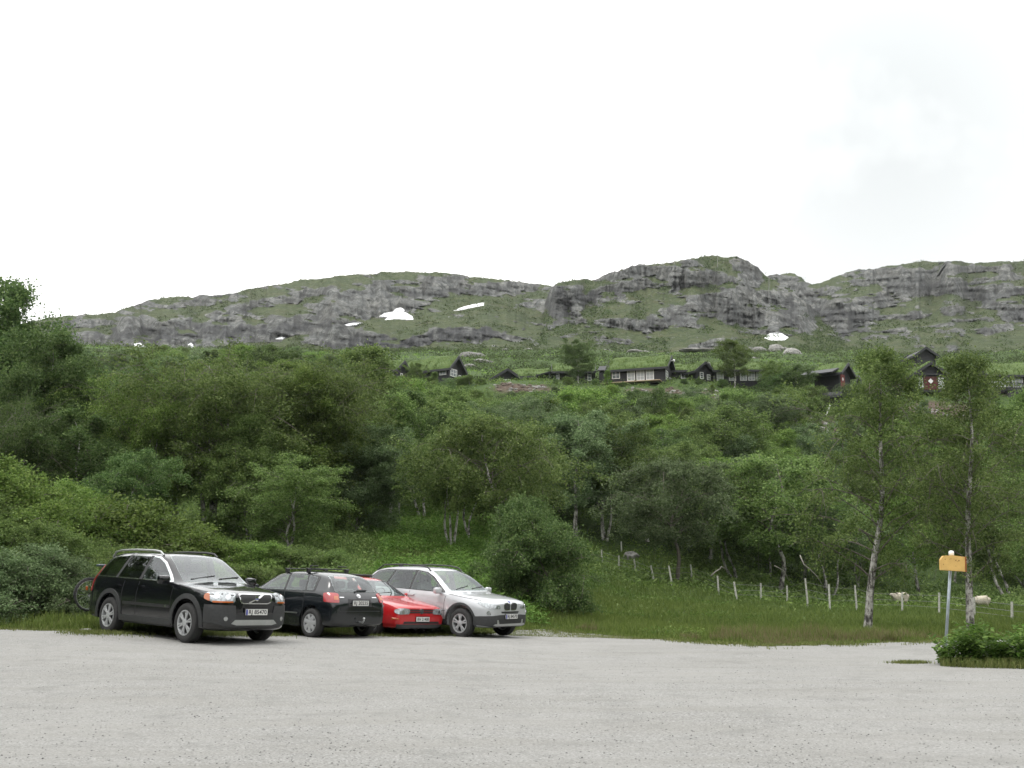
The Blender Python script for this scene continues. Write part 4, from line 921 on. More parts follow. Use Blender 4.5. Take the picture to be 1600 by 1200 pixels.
b = bmesh.new(); box(b, (1.7, -2.3, .75), (2.0, 1.6, .12), rot=Matrix.Rotation(-.25, 4, 'Y'))
from_bm('porch_roof', b, TARB, r)
for sx in (.9, 2.5): b = bmesh.new(); box(b, (sx, -3.0, -.1), (.12, .12, 1.7)); from_bm('porch_post', b, TARB, r)
r = cabin(925, 597, 127, -3, 'cabin half hidden by the round dark birch, one white window showing at each end', 4.6, 3.2, 1.45, 1.0, 6, anchor=(1, -1), group=CG)
window(r, (2.0, -1.6, .75), .5, 1.15, (0, -1, 0), 1, 3); window(r, (-2.05, -1.6, .7), .5, .9, (0, -1, 0), 1, 3)
# main long cabin
r = cabin(1039, 594, 121.5, -21, 'long black cabin with three tall white windows and a small one, turf roof', 6.9, 4.0, 1.75, 1.45, 7, anchor=(1, -1), group=CG)
window(r, (-2.62, -2.0, 1.02), 1.0, .95, (0, -1, 0), 2, 2)
for xx in (-.72, .45, 1.62): window(r, (xx, -2.0, .85), .98, 1.36, (0, -1, 0), 2, 3, curtain=True)
window(r, (3.45, -.95, .75), 1.3, 1.15, (1, 0, 0), 4, 3); window(r, (3.45, 1.05, .45), 1.0, .7, (1, 0, 0), 3, 2)
b = bmesh.new(); box(b, (-.6, -2.7, -.12), (7.4, 1.3, .10)); from_bm('deck', b, DECK, r)
b = bmesh.new(); gable_body(b, 1.3, 1.6, 1.5, .8); [setattr(v, 'co', Vector((v.co.x - 4.1, v.co.y - 1.3, v.co.z))) for v in b.verts]; from_bm('porch_wall', b, TAR, r)
b = bmesh.new(); box(b, (-4.1, -1.75, 2.0), (1.6, 1.2, .12), rot=Matrix.Rotation(.62, 4, 'X')); box(b, (-4.1, -.85, 2.0), (1.6, 1.2, .12), rot=Matrix.Rotation(-.62, 4, 'X')); from_bm('porch_roof', b, TARB, r)
b = bmesh.new(); lathe(b, [(.07, 0), (.07, .5), (.16, .52), (.16, .7)], 10, 'X', (3.55, .15, 2.75)); from_bm('gable_lamp', b, WHITE, r)
r = cabin(1076, 595, 125, -8, 'small dark lean-to cabin squeezed right of the long one', 2.2, 3.0, 1.35, .8, 8, anchor=(1, -1), group=CG)
window(r, (.6, -1.5, .6), .85, .6, (0, -1, 0), 2, 1)
r = cabin(1100, 595, 124, -62, 'little cabin with a steep black gable left of the round birch', 4.0, 2.5, 1.25, .95, 9, anchor=(1, 0), group=CG)
window(r, (2.0, -.35, .62), .55, .85, (1, 0, 0), 1, 3); window(r, (2.0, .72, .5), .5, .7, (1, 0, 0), 2, 2)
r = cabin(1196, 596, 124, -3, 'cabin with a row of white windows right of the round birch', 6.0, 3.4, 1.5, 1.0, 10, anchor=(1, -1), group=CG)
for xx in (-2.5, -1.0, .35, 1.35, 2.35): window(r, (xx, -1.7, .65), .85, 1.05, (0, -1, 0), 2, 3, curtain=True)
# shed with the red door
r = cabin(1312, 606, 119, -42, 'dark shed with a red door and skewed roof beside the red-brown earth bank', 3.0, 2.8, 2.0, 1.0, 11, anchor=(1, -1), group=CG, name='shed', ov=.6)
b = bmesh.new(); box(b, (1.53, -.55, .75), (.06, 1.1, 1.9)); dr = from_bm('door', b, REDP, r)
b = bmesh.new(); box(b, (1.575, -.55, 1.15), (.02, .32, .32), rot=Matrix.Rotation(R(45), 4, 'X')); from_bm('door_window', b, WHITE, dr)
b = bmesh.new(); box(b, (1.2, -1.45, 1.75), (.10, .05, .10)); from_bm('wall_lamp', b, WHITE, r)
b = bmesh.new(); box(b, (-.6, -2.3, 2.0), (4.2, 2.2, .14), rot=Matrix.Rotation(.35, 4, 'X')); from_bm('lean_to_roof', b, TARB, r)
r = cabin(1311, 632, 116, -30, 'tiny dark outbuilding under the shed with the red door', 1.8, 1.7, 1.1, .55, 12, anchor=(1, -1), turf=False, group=CG, name='shed', ov=.3)
x, y, z = [float(q) for q in at(1291, 648, 115)]; x2, y2, z2 = [float(q) for q in at(1298, 631, 115.3)]
b = bmesh.new(); tube(b, [(x, y, z), (x2, y2, z2)], .075, 8); tag(from_bm('white_pipe', b, WHITE), 'short white pipe leaning out of the red-brown earth bank', 'pipe')
# cabin with the double door
r = cabin(1455, 611, 121, -88, 'dark cabin with a red double door between two white windows and a porch gable', 6.0, 4.2, 1.95, 1.35, 13, anchor=(1, 0), group=CG)
b = bmesh.new()
for k in (-1, 1): box(b, (3.03, k * .415, .95), (.06, .82, 1.6))
dr = from_bm('double_door', b, REDP, r); b = bmesh.new(); box(b, (3.075, 0, 1.2), (.02, .46, .46), rot=Matrix.Rotation(R(45), 4, 'X')); from_bm('door_window', b, WHITE, dr)
for k in (-1, 1): window(r, (3.0, k * 1.28, .95), .68, 1.3, (1, 0, 0), 1, 3, curtain=True)
b = bmesh.new(); box(b, (3.2, 0, 2.0), (.10, 3.7, .16)); from_bm('lintel', b, TARB, r); b = bmesh.new(); box(b, (3.7, 0, -.25), (1.4, 3.6, .12)); from_bm('porch_floor', b, TARB, r)
r = cabin(1412, 612, 123, -5, 'low dark wing with one white window left of the cabin with the double door', 4.4, 3.0, 1.3, .9, 14, anchor=(1, -1), group=CG)
window(r, (1.55, -1.5, .5), 1.25, .95, (0, -1, 0), 3, 2)
r = cabin(1446, 565, 136, -85, 'dark roof of a farther cabin peeping over the one with the double door', 4.0, 2.6, .9, .9, 15, anchor=(1, 0), turf=False, group=CG)
# rightmost long cabin
r = cabin(1548, 611, 120, 5, 'long cabin cut by the right edge, white windows over a dark railing', 9.5, 4.4, 2.05, 1.5, 16, anchor=(-1, -1), group=CG)
for xx, w in ((-4.2, .75), (-2.95, 1.35), (-1.35, 1.35), (.3, 1.35), (1.9, 1.35)): window(r, (xx, -2.2, 1.15), w, 1.3, (0, -1, 0), 3 if w > 1 else 2, 3, curtain=True)
b = bmesh.new(); box(b, (0, -2.215, 1.95), (9.2, .05, .22)); from_bm('wall_trim', b, REDP, r)
b = bmesh.new(); box(b, (.6, -3.0, -.1), (8.2, 1.5, .12)); box(b, (.6, -3.7, .75), (8.2, .07, .08)); box(b, (.6, -3.7, .02), (8.2, .07, .08))
for k in range(42): box(b, (-3.45 + k * .2, -3.7, .38), (.10, .03, .70))
box(b, (.6, -3.6, -.9), (8.2, .1, 1.3)); from_bm('balcony', b, TARB, r)
# ================================================================== cars
def M_paint(name, c, metal=0., rough=.20, flake=0.):
    m = N(name); f = m.noise(m.mapped(), 3., 4, .6); d = m.noise(m.mapped(), 28., 4, .7)
    cc = m.ramp(f, [(.3, tuple(x * .93 for x in c)), (.7, tuple(min(1, x * 1.06) for x in c))])
    g = m.n('NewGeometry'); sp = m.n('SeparateXYZ'); tcx = m.n('TexCoord'); m.l(tcx.outputs['Object'], sp.inputs[0])
    dust = m.math('MULTIPLY', m.ramp(sp.outputs['Z'], [(.25, .75), (.62, .0)]), m.ramp(d, [(.3, .2), (.7, 1.)]))
    m.col(m.mix(m.math('MULTIPLY', dust, .20), cc, (.10, .09, .075)))         # road dirt low on the panels
    m.b.inputs['Metallic'].default_value = metal; m.b.inputs['Roughness'].default_value = rough
    m.b.inputs['Coat Weight'].default_value = 1.; m.b.inputs['Specular IOR Level'].default_value = .15; m.b.inputs['Coat Roughness'].default_value = .05; return m.m
P_BLACK = M_paint('black_paint', (.004, .0045, .006)); P_DARK = M_paint('dark_green_black_paint', (.006, .008, .010))
P_RED = M_paint('red_paint', (.36, .009, .012), rough=.4); P_SILVER = M_paint('silver_paint', (.43, .44, .455), .35, .36)
CLAD = plain('dark_cladding', (.026, .027, .028), .55, var=.25, vs=20); CLAD_B = plain('black_plastic', (.014, .014, .015), .5, var=.3)
CHROME = plain('chrome', (.60, .60, .61), .14, 1.); SATIN = plain('satin_aluminium', (.42, .43, .43), .35, .9)
def M_glass(name, tint, ior=1.45):
    """thin tinted window glass: see-through with a sky reflection"""
    m = N(name); m.t.nodes.remove(m.b); f = m.n('Fresnel', IOR=ior); tr = m.n('BsdfTransparent'); tr.inputs['Color'].default_value = (*tint, 1)
    g = m.n('BsdfGlossy', Roughness=.012); g.inputs['Color'].default_value = (.95, .98, 1, 1); mx = m.n('MixShader')
    ge = m.n('NewGeometry'); front = m.math('SUBTRACT', 1., ge.outputs['Backfacing']); m.l(m.mix(front, (1, 1, 1), tint), tr.inputs['Color'])
    m.l(m.math('MULTIPLY', front, m.math('ADD', m.math('MULTIPLY', f.outputs[0], 1.25), m.math('MULTIPLY', m.noise(m.mapped(), 9, 3, .6), .02))), mx.inputs[0]); m.l(tr.outputs[0], mx.inputs[1]); m.l(g.outputs[0], mx.inputs[2]); m.l(mx.outputs[0], m.out.inputs['Surface']); return m.m
GL_DARK = M_glass('tinted_glass', (.30, .32, .33), 1.5); GL = M_glass('car_glass', (.74, .84, .79), 1.5); GL_CLEAR = M_glass('pale_car_glass', (.80, .88, .84), 1.62)
SEAT = plain('seat_fabric', (.10, .10, .105), .9, var=.2); DASH = plain('dashboard', (.05, .05, .052), .7)
LENS = plain('clear_lamp_lens', (.28, .30, .31), .16, .35, 1., var=.5, vs=22); REFL = plain('lamp_reflector', (.42, .43, .44), .2, .9, var=.2, vs=30)
AMBER = plain('amber_lens', (.36, .085, .015), .2, 0, 1.); REDL = plain('red_lens', (.27, .006, .008), .18, 0, 1., var=.25, vs=22)
TYRE = plain('tyre_rubber', (.020, .020, .020), .85, var=.3, vs=30); ALLOY = plain('alloy_rim', (.44, .45, .46), .35, .45); DISC = plain('dark_hub', (.03, .03, .03), .7)
PLATE = plain('plate_white', (.58, .58, .56), .4, var=.04); INK = plain('plate_ink', (.02, .02, .022), .5); BLUE = plain('plate_blue', (.05, .06, .25), .5)
def chaikin(P, it):
    """round the corners of an outline by about 3.5 cm"""
    P = [np.array(p, float) for p in P]; Q = []; n = len(P)
    for i in range(n):
        a, b, c = P[i - 1], P[i], P[(i + 1) % n]; u, v = a - b, c - b; lu, lv = np.linalg.norm(u), np.linalg.norm(v)
        if np.dot(u, v) / (lu * lv) < -.93: Q.append(b); continue
        r = min(.034, .4 * lu, .4 * lv); s, e = b + u / lu * r, b + v / lv * r; Q += [s, (s + e) / 4 + b / 2, e]
    return Q
class Car:
    def __init__(s, st, wheels, wr, paint, wy, bodyname='body'):
        """st: stations from nose to tail (x, zb, w, zw, zs, ws, zre, wr, zr)"""
        s.parts = []; s.wins = []; s.trims = []; s.st = st; bm = bmesh.new(); rings = []
        for (x, zb, w, zw, zs, ws, zre, wr_, zr) in st:
            h = [(0, zb), (.8 * w, zb), (w - .025, zb + .05), (w, zw), (w * .7 + ws * .3 + .004, zw * .35 + zs * .65), (ws, zs), ((ws * .48 + wr_ * .52) + .012, (zs + zre) / 2), (wr_, zre), (wr_ * .6, zre * .25 + zr * .75 + .004), (0, zr)]
            ring = [bm.verts.new((x, y, z)) for y, z in h] + [bm.verts.new((x, -y, z)) for y, z in h[1:-1][::-1]]
            rings.append(ring)
        n = len(rings[0]); cl = bm.edges.layers.float.new('crease_edge')
        for a, b in zip(rings, rings[1:]):
            for k in range(n): bm.faces.new((a[k], a[(k + 1) % n], b[(k + 1) % n], b[k]))
        for ring, flip in ((rings[0], 1), (rings[-1], 0)):
            for k in range(9):
                f = [ring[k], ring[k + 1], ring[(n - k - 1) % n], ring[(n - k) % n]]
                f = list(dict.fromkeys(f)); bm.faces.new(f)
        bmesh.ops.recalc_face_normals(bm, faces=bm.faces)
        for a, b in zip(rings, rings[1:]):
            for k, c in ((2, .5), (n - 2, .5), (5, .55), (n - 5, .55), (7, .45), (n - 7, .45)):
                e = bm.edges.get((a[k], b[k]));
                if e: e[cl] = c
        for e in bm.edges:
            if e.verts[0] in rings[0] and e.verts[1] in rings[0] and len([f for f in e.link_faces]) == 2: e[cl] = max(e[cl], .35)
            if e.verts[0] in rings[-1] and e.verts[1] in rings[-1]: e[cl] = max(e[cl], .35)
        o = from_bm(bodyname, bm, paint, sm=True); md = o.modifiers.new('s', 'SUBSURF'); md.levels = md.render_levels = 2
        me = evaluated(o); bpy.data.objects.remove(o); o = link(bodyname, me)
        cut = bmesh.new()
        for wx in wheels:
            for sg in (-1, 1): lathe(cut, [(wr + .065, sg * (wy - .24)), (wr + .065, sg * (wy + .5))] if sg > 0 else [(wr + .065, sg * (wy + .5)), (wr + .065, sg * (wy - .24))], 40, 'Y', (wx, 0, wr + .02))
        bmesh.ops.recalc_face_normals(cut, faces=cut.faces); c = from_bm('cut', cut, CLAD_B)
        s.full = BVHTree.FromPolygons([v.co[:] for v in me.vertices], [p.vertices[:] for p in me.polygons])
        md = o.modifiers.new('b', 'BOOLEAN'); md.operation = 'DIFFERENCE'; md.object = c; md.solver = 'EXACT'
        me2 = evaluated(o); bpy.data.objects.remove(o); bpy.data.objects.remove(c)
        s.body = link(bodyname, me2); s.body.parent = None
        for p in me2.polygons: p.use_smooth = abs(p.area) >= 0
        try: me2.set_sharp_from_angle(angle=R(38))
        except Exception: pass
        s.paint = paint; s.bvh = s.full; s.wheels, s.wr, s.wy = wheels, wr, wy; s.root = None; s.parts.append(s.body)
    def hit(s, o, d):
        h = s.bvh.ray_cast(Vector(o), Vector(d))
        if h[0] is None:
            h = s.bvh.find_nearest(Vector(o) + Vector(d) * 4)
        return h[0], h[1]
    def decal(s, name, mat, az, pts, off=.006, ch=0, grid=.07, parent=None, back=.006):
        """a thin shaped piece pressed onto the body; pts are rough 3D points, az the side it is seen from"""
        a = R(az); D = Vector((math.cos(a), math.sin(a), 0)); U = Vector((-math.sin(a), math.cos(a), 0))
        P = [(p[0] * U.x + p[1] * U.y, p[2]) for p in pts]
        if ch: P = chaikin(P, ch)
        Q = []
        for i in range(len(P)):
            p, q = np.array(P[i]), np.array(P[(i + 1) % len(P)]); m = max(1, int(np.linalg.norm(q - p) / grid)); Q += [tuple(p + (q - p) * k / m) for k in range(m)]
        nb = len(Q); xs = [p[0] for p in Q]; zs = [p[1] for p in Q]
        def ins(x, z):
            c = False; j = nb - 1
            for i in range(nb):
                if (Q[i][1] > z) != (Q[j][1] > z) and x < (Q[j][0] - Q[i][0]) * (z - Q[i][1]) / (Q[j][1] - Q[i][1]) + Q[i][0]: c = not c
                j = i
            return c
        I = []; gx = min(xs) + grid / 2
        while gx < max(xs):
            g2 = min(zs) + grid / 2
            while g2 < max(zs):
                if ins(gx, g2) and min((gx - q[0]) ** 2 + (g2 - q[1]) ** 2 for q in Q) > (grid * .35) ** 2: I.append((gx, g2))
                g2 += grid
            gx += grid
        r = delaunay_2d_cdt([Vector(q) for q in Q + I], [], [list(range(nb))], 1, 1e-5)
        V2, F = r[0], r[2]; bm = bmesh.new(); top, bot = [], []
        for v in V2:
            h, n = s.hit(U * v.x + D * 4 + Vector((0, 0, v.y)), -D)
            if n.dot(D) < 0: n = -n
            n = (n + D * .5).normalized(); top.append(bm.verts.new(h + n * off)); bot.append(bm.verts.new(h - n * back))
        ed = {}
        for f in F:
            try: bm.faces.new([top[i] for i in f]); bm.faces.new([bot[i] for i in f][::-1])
            except ValueError: continue
            for i in range(len(f)): ed[(f[i], f[(i + 1) % len(f)])] = 1
        for (i, j) in ed:
            if (j, i) not in ed:
                try: bm.faces.new((top[j], top[i], bot[i], bot[j]))
                except ValueError: pass
        bmesh.ops.recalc_face_normals(bm, faces=bm.faces)
        o = from_bm(name, bm, mat, sm=True)
        try: o.data.set_sharp_from_angle(angle=R(40))
        except Exception: pass
        if mat in (GL, GL_DARK, GL_CLEAR): s.wins.append((az, P))
        if name == 'window_trim': s.trims.append(o)
        if parent: o.parent = parent
        else: s.parts.append(o)
        return o
    def both(s, name, mat, az, pts, **k):
        A = s.decal(name, mat, az, pts, **k); B = s.decal(name, mat, -az, [(p[0], -p[1], p[2]) for p in pts][::-1], **k); return A, B
    def stroke(s, name, mat, az, pts, w=.012, off=.004, parent=None, grid=.09):
        a = R(az); U = (-math.sin(a), math.cos(a)); P = [np.array((p[0] * U[0] + p[1] * U[1], p[2])) for p in pts]; Lf, Rt = [], []
        for i, p in enumerate(P):
            t = P[min(i + 1, len(P) - 1)] - P[max(i - 1, 0)]; t = t / np.linalg.norm(t); n = np.array((-t[1], t[0])) * w / 2; Lf.append(p + n); Rt.append(p - n)
        O = Lf + Rt[::-1]; pts3 = [(q[0] * U[0], q[0] * U[1], q[1]) for q in O]; return s.decal(name, mat, az, pts3, off=off, grid=grid, parent=parent)
    def piece(s, name, mat, fn, sm=False, parent=None):
        bm = bmesh.new(); fn(bm); bmesh.ops.recalc_face_normals(bm, faces=bm.faces); o = from_bm(name, bm, mat, sm=sm)
        if sm:
            try: o.data.set_sharp_from_angle(angle=R(35))
            except Exception: pass
        if parent: o.parent = parent
        else: s.parts.append(o)
        return o
    def top(s, x, y):
        h = s.bvh.ray_cast(Vector((x, y, 4)), Vector((0, 0, -1))); return h[0].z if h[0] else 1.5
    def open_cabin(s, xf, xr, floor=.55):
        """hollow the cabin, cut the window openings and put in seats and a dashboard"""
        bm = bmesh.new(); rings = []
        for (x, zb, w, zw, zs, ws, zre, wr_, zr) in s.st:
            if not (xr - .28 < x < xf + .62): continue
            low = x > xf + .40; h = [(0, floor), (w - .12, floor), (w - .10, zw + .1), (ws - .075, zs - .02), ((ws * .48 + wr_ * .52) - .06, (zs + zre) / 2 - .03), (wr_ - .07, zre - .065), (wr_ * .6, zre * .25 + zr * .75 - .065), (0, zr - .065)]
            h = [(y, max(floor + .01 * i, z)) for i, (y, z) in enumerate(h)]
            rings.append([bm.verts.new((x, y, z)) for y, z in h] + [bm.verts.new((x, -y, z)) for y, z in h[1:-1][::-1]])
        n = len(rings[0])
        for a, b in zip(rings, rings[1:]):
            for k in range(n): bm.faces.new((a[k], a[(k + 1) % n], b[(k + 1) % n], b[k]))
        bm.faces.new(rings[0]); bm.faces.new(rings[-1]); bmesh.ops.triangulate(bm, faces=[f for f in bm.faces if len(f.verts) > 4]); bmesh.ops.recalc_face_normals(bm, faces=bm.faces); cav = from_bm('cav', bm, DASH)
        def prisms(sel):
            b = bmesh.new()
            for az, P in s.wins:
                if not sel(az): continue
                a = R(az); D = Vector((math.cos(a), math.sin(a), 0)); U = Vector((-math.sin(a), math.cos(a), 0)); c = np.mean(np.array(P), 0)
                t0, t1 = {0: (xf - .15, 2.), 180: (-xr - .12, 5.)}.get(az, (.30, 1.6))
                Q = [c + (np.array(p) - c) * (1 - .012 / max(.05, np.linalg.norm(np.array(p) - c))) for p in P]
                A = [b.verts.new(U * q[0] + Vector((0, 0, q[1])) + D * t0) for q in Q]; B = [b.verts.new(U * q[0] + Vector((0, 0, q[1])) + D * t1) for q in Q]; m = len(Q)
                b.faces.new(A); b.faces.new(B[::-1]); [b.faces.new((A[i], B[i], B[(i + 1) % m], A[(i + 1) % m])) for i in range(m)]
            bmesh.ops.recalc_face_normals(b, faces=b.faces); return from_bm('prisms', b, DASH)
        side, ends = prisms(lambda az: abs(az) == 90), prisms(lambda az: abs(az) != 90)
        def cut(o, cs):
            for c in cs:
                md = o.modifiers.new('b', 'BOOLEAN'); md.operation = 'DIFFERENCE'; md.object = c; md.solver = 'EXACT'
                try: md.material_mode = 'TRANSFER'
                except Exception: pass
            me = evaluated(o); o.modifiers.clear(); o.data = me
        s.body.data.materials.clear(); s.body.data.materials.append(s.paint)
        cut(s.body, (cav, side, ends))
        for t in s.trims: cut(t, (side,))
        for c in (cav, side, ends): bpy.data.objects.remove(c)
        w = max(q[2] for q in s.st)
        s.piece('dashboard', DASH, lambda b: box(b, (xf + .42, 0, .92), (.42, 2 * w - .36, .18), bev=.05), sm=True)
        sx = -1 if False else 1
        s.piece('steering_wheel', DASH, lambda b: (tube(b, [(xf + .12 + .10 * math.sin(t), w * .40 + .18 * math.cos(t), .98 + .16 * math.sin(t)) for t in np.linspace(0, 6.283, 25)], .014, 6, cap=False), tube(b, [(xf + .12, w * .40, .98), (xf + .34, w * .40, .86)], .03, 8)), sm=True)
        top = max(q[8] for q in s.st)
        for px_, rows in ((xf - .35, (-1, 1)), (xf - 1.18, (-1, 0, 1))):
            for k in rows:
                yy = k * w * (.40 if len(rows) == 2 else .46)
                def f(b):
                    box(b, (px_ - .02, yy, top - .72), (.16, .46, .60), rot=Matrix.Rotation(-.22, 4, 'Y'), bev=.05); box(b, (px_ - .14, yy, top - .31), (.10, .27, .17), rot=Matrix.Rotation(-.15, 4, 'Y'), bev=.04); box(b, (px_ + .22, yy, top - 1.02), (.50, .48, .16), bev=.05)
                s.piece('seat', SEAT, f, sm=True)
        s.piece('rear_view_mirror', DASH, lambda b: box(b, (xf + .10, 0, top - .17), (.03, .22, .06), bev=.01))
    def make_wheels(s, rimr, width, style, rim_mat):
        for wx in s.wheels:
            for sg in (-1, 1):
                yo = sg * s.wy; yi = sg * (s.wy - width); c = (wx, 0, s.wr); r = s.wr
                w = s.piece('wheel', TYRE, lambda b: lathe(b, [(rimr, yo - sg * .015), (rimr + .02, yo - sg * .002), (r - .05, yo), (r - .018, yo - sg * .015), (r, yo - sg * .05), (r, yi + sg * .05), (r - .02, yi + sg * .01), (rimr, yi)], 40, 'Y', c, close=True), sm=True)
                def rim(b):
                    lathe(b, [(rimr + .004, yo - sg * .004), (rimr - .018, yo - sg * .006), (rimr - .03, yo - sg * .05), (rimr - .03, yo - sg * .15), (rimr + .004, yo - sg * .15)], 40, 'Y', c, close=True)
                    ns, tw, ww = style
                    for k in range(ns):
                        for d_ in ((-tw, tw) if tw else (0,)):
                            q = 2 * math.pi * k / ns + .3 + d_; q0 = 2 * math.pi * k / ns + .3 + d_ * .55
                            p0 = Vector((math.cos(q0) * .05, 0, math.sin(q0) * .05)); p1 = Vector((math.cos(q) * (rimr - .012), 0, math.sin(q) * (rimr - .012)))
                            t = (p1 - p0); ln = t.length; m = (p0 + p1) / 2; an = math.atan2(t.z, t.x)
                            box(b, (wx + m.x, yo - sg * .022, s.wr + m.z), (ln, .03, ww), rot=Matrix.Rotation(-an, 4, 'Y'), bev=.006)
                    lathe(b, [(.072, yo - sg * .04), (.072, yo - sg * .006), (.03, yo + sg * .004)], 20, 'Y', c)
                s.piece('rim', rim_mat, rim, sm=True, parent=w)
                s.piece('brake_disc', DISC, lambda b: lathe(b, [(rimr - .032, yo - sg * .09), (rimr - .032, yo - sg * .12)], 28, 'Y', c), parent=w)
    def mirror(s, x, y, z, mat, sz=(.13, .22, .15)):
        for sg in (-1, 1):
            def f(b):
                box(b, (x, sg * (y + sz[1] / 2), z), sz, rz=sg * .12, bev=.045); box(b, (x + .01, sg * y, z - sz[2] * .35), (.06, .14, .04), bev=.01)
            s.piece('wing_mirror', mat, f, sm=True)
    def plate(s, x, y, z, text, front=True, w=.50, h=.11, blue=True, off=.018):
        sg = 1 if front else -1; hx, _ = s.hit((sg * 5, y, z), (-sg, 0, 0)); X = hx.x + sg * off
        b0 = s.piece('licence_plate', PLATE, lambda b: box(b, (X, y, z), (.012, w, h), bev=.003)); yy = y
        s.piece('plate_frame', CLAD_B, lambda b: box(b, (X - sg * .009, y, z), (.010, w + .03, h + .03)))
        if blue: s.piece('blue_band', BLUE, lambda b: box(b, (X + sg * .0075, y - sg * (w / 2 - .025), z), (.002, .042, h - .01)), parent=b0); yy = y + sg * .02
        cu = bpy.data.curves.new('t', 'FONT'); cu.body = text; cu.size = h * 1.0; cu.align_x = 'CENTER'; cu.align_y = 'CENTER'; cu.extrude = .001; cu.offset = .0022; cu.space_character = 1.02
        to = bpy.data.objects.new('t', cu); COL.objects.link(to); me = evaluated(to); bpy.data.objects.remove(to)
        wx = max(v.co.x for v in me.vertices) - min(v.co.x for v in me.vertices); kx = (w - (.09 if blue else .05)) / wx
        for v in me.vertices: c = v.co.copy(); v.co = Vector((X + sg * (.008 + c.z), yy + sg * c.x * kx, z + c.y * .98))
        me.materials.clear(); t = link('plate_text', me, INK); t.parent = b0
    def finish(s, name, label, x, y, yaw, cat='car', group='cars parked along the grass', ground_snap=True):
        ca, sa = math.cos(R(yaw)), math.sin(R(yaw)); W_ = []
        for wx in s.wheels:
            for wy in (-s.wy + .1, s.wy - .1): X, Y = x + wx * ca - wy * sa, y + wx * sa + wy * ca; W_.append((wx, wy, gz(X, Y)))
        A = np.array([[a, b, 1] for a, b, c in W_]); k = np.linalg.lstsq(A, np.array([c for *_, c in W_]), rcond=None)[0]
        ex = Vector((1, 0, k[0])).normalized(); n = Vector((-k[0], -k[1], 1)).normalized(); ey = n.cross(ex)
        M = Matrix.Translation((x, y, k[2] - .012)) @ Matrix.Rotation(R(yaw), 4, 'Z') @ Matrix((ex, ey, n)).transposed().to_4x4()
        r = empty(name, (0, 0, 0)); r.matrix_world = M; s.M = M
        for p in s.parts: p.parent = r
        tag(r, label, cat, group); s.root = r; return r
def arch(cx, cz, r0, r1, a0=-8, a1=188, n=18):
    A = [(cx + math.cos(R(a0 + (a1 - a0) * k / n)) * r1, 0, cz + math.sin(R(a0 + (a1 - a0) * k / n)) * r1) for k in range(n + 1)]
    B = [(cx + math.cos(R(a0 + (a1 - a0) * k / n)) * r0, 0, cz + math.sin(R(a0 + (a1 - a0) * k / n)) * r0) for k in range(n + 1)]
    return A + B[::-1]
def circ(x, y, z, r, n=16, ry=None): return [(x, y + math.cos(2 * math.pi * k / n) * r, z + math.sin(2 * math.pi * k / n) * (ry or r)) for k in range(n)]
def xz(*p): return [(a, 0, b) for a, b in p]
def yz(x, *p): return [(x, a, b) for a, b in p]

# ---------------------------------------------------------------- black off-road estate
c = Car([(.91, .36, .58, .58, .80, .55, .88, .46, .90), (.86, .28, .76, .58, .86, .72, .945, .60, .965), (.64, .24, .885, .62, .93, .83, .985, .66, 1.01), (.30, .24, .935, .65, .99, .875, 1.03, .68, 1.06), (-.10, .24, .94, .65, 1.04, .88, 1.07, .69, 1.10),
    (-.42, .24, .94, .65, 1.08, .88, 1.10, .73, 1.125), (-.62, .24, .94, .65, 1.10, .88, 1.22, .73, 1.26), (-.90, .24, .94, .65, 1.11, .88, 1.41, .70, 1.455), (-1.2, .24, .94, .65, 1.12, .88, 1.575, .67, 1.63), (-1.42, .24, .94, .65, 1.125, .88, 1.635, .655, 1.69),
    (-1.9, .24, .94, .65, 1.13, .88, 1.665, .65, 1.72), (-2.6, .24, .94, .65, 1.14, .885, 1.665, .645, 1.72), (-3.2, .25, .94, .65, 1.15, .88, 1.64, .635, 1.695), (-3.55, .27, .93, .65, 1.15, .86, 1.56, .62, 1.61), (-3.72, .30, .90, .65, 1.12, .84, 1.33, .64, 1.38), (-3.83, .33, .86, .62, 1.04, .80, 1.10, .66, 1.13), (-3.90, .40, .76, .60, .90, .72, .96, .56, .98)],
    (0, -2.857), .372, P_BLACK, .935)
c.both('window_trim', CHROME, 90, xz((-.60, 1.115), (-.82, 1.27), (-1.16, 1.50), (-1.45, 1.605), (-1.9, 1.64), (-2.8, 1.635), (-3.22, 1.585), (-3.45, 1.40), (-3.60, 1.16)), off=.006, ch=1)
for P in (xz((-.70, 1.135), (-.90, 1.28), (-1.2, 1.485), (-1.48, 1.585), (-1.70, 1.60), (-1.74, 1.15)), xz((-1.84, 1.15), (-1.79, 1.605), (-2.52, 1.612), (-2.68, 1.165)), xz((-2.76, 1.165), (-2.61, 1.61), (-3.2, 1.565), (-3.40, 1.40), (-3.54, 1.18))):
    c.both('side_window', GL if P[0][0] > -1 else GL_DARK, 90, P, off=.012, ch=1)
c.both('window_pillar', CLAD_B, 90, xz((-1.735, 1.14), (-1.69, 1.61), (-1.80, 1.615), (-1.85, 1.14)), off=.010)
c.both('window_pillar', CLAD_B, 90, xz((-2.67, 1.15), (-2.51, 1.615), (-2.62, 1.62), (-2.77, 1.15)), off=.010)
c.decal('windscreen', GL_CLEAR, 0, yz(0, (-.72, 1.135), (-.69, 1.30), (-.60, 1.58), (-.54, 1.635), (.54, 1.635), (.60, 1.58), (.69, 1.30), (.72, 1.135)), off=.008, ch=1)
c.decal('rear_window', GL_DARK, 180, yz(0, (-.68, 1.16), (-.55, 1.54), (.55, 1.54), (.68, 1.16)), off=.008, ch=1)
c.both('wheel_arch_trim', CLAD, 90, arch(0, .392, .437, .53), off=.016); c.both('wheel_arch_trim', CLAD, 90, arch(-2.857, .392, .437, .53), off=.016)
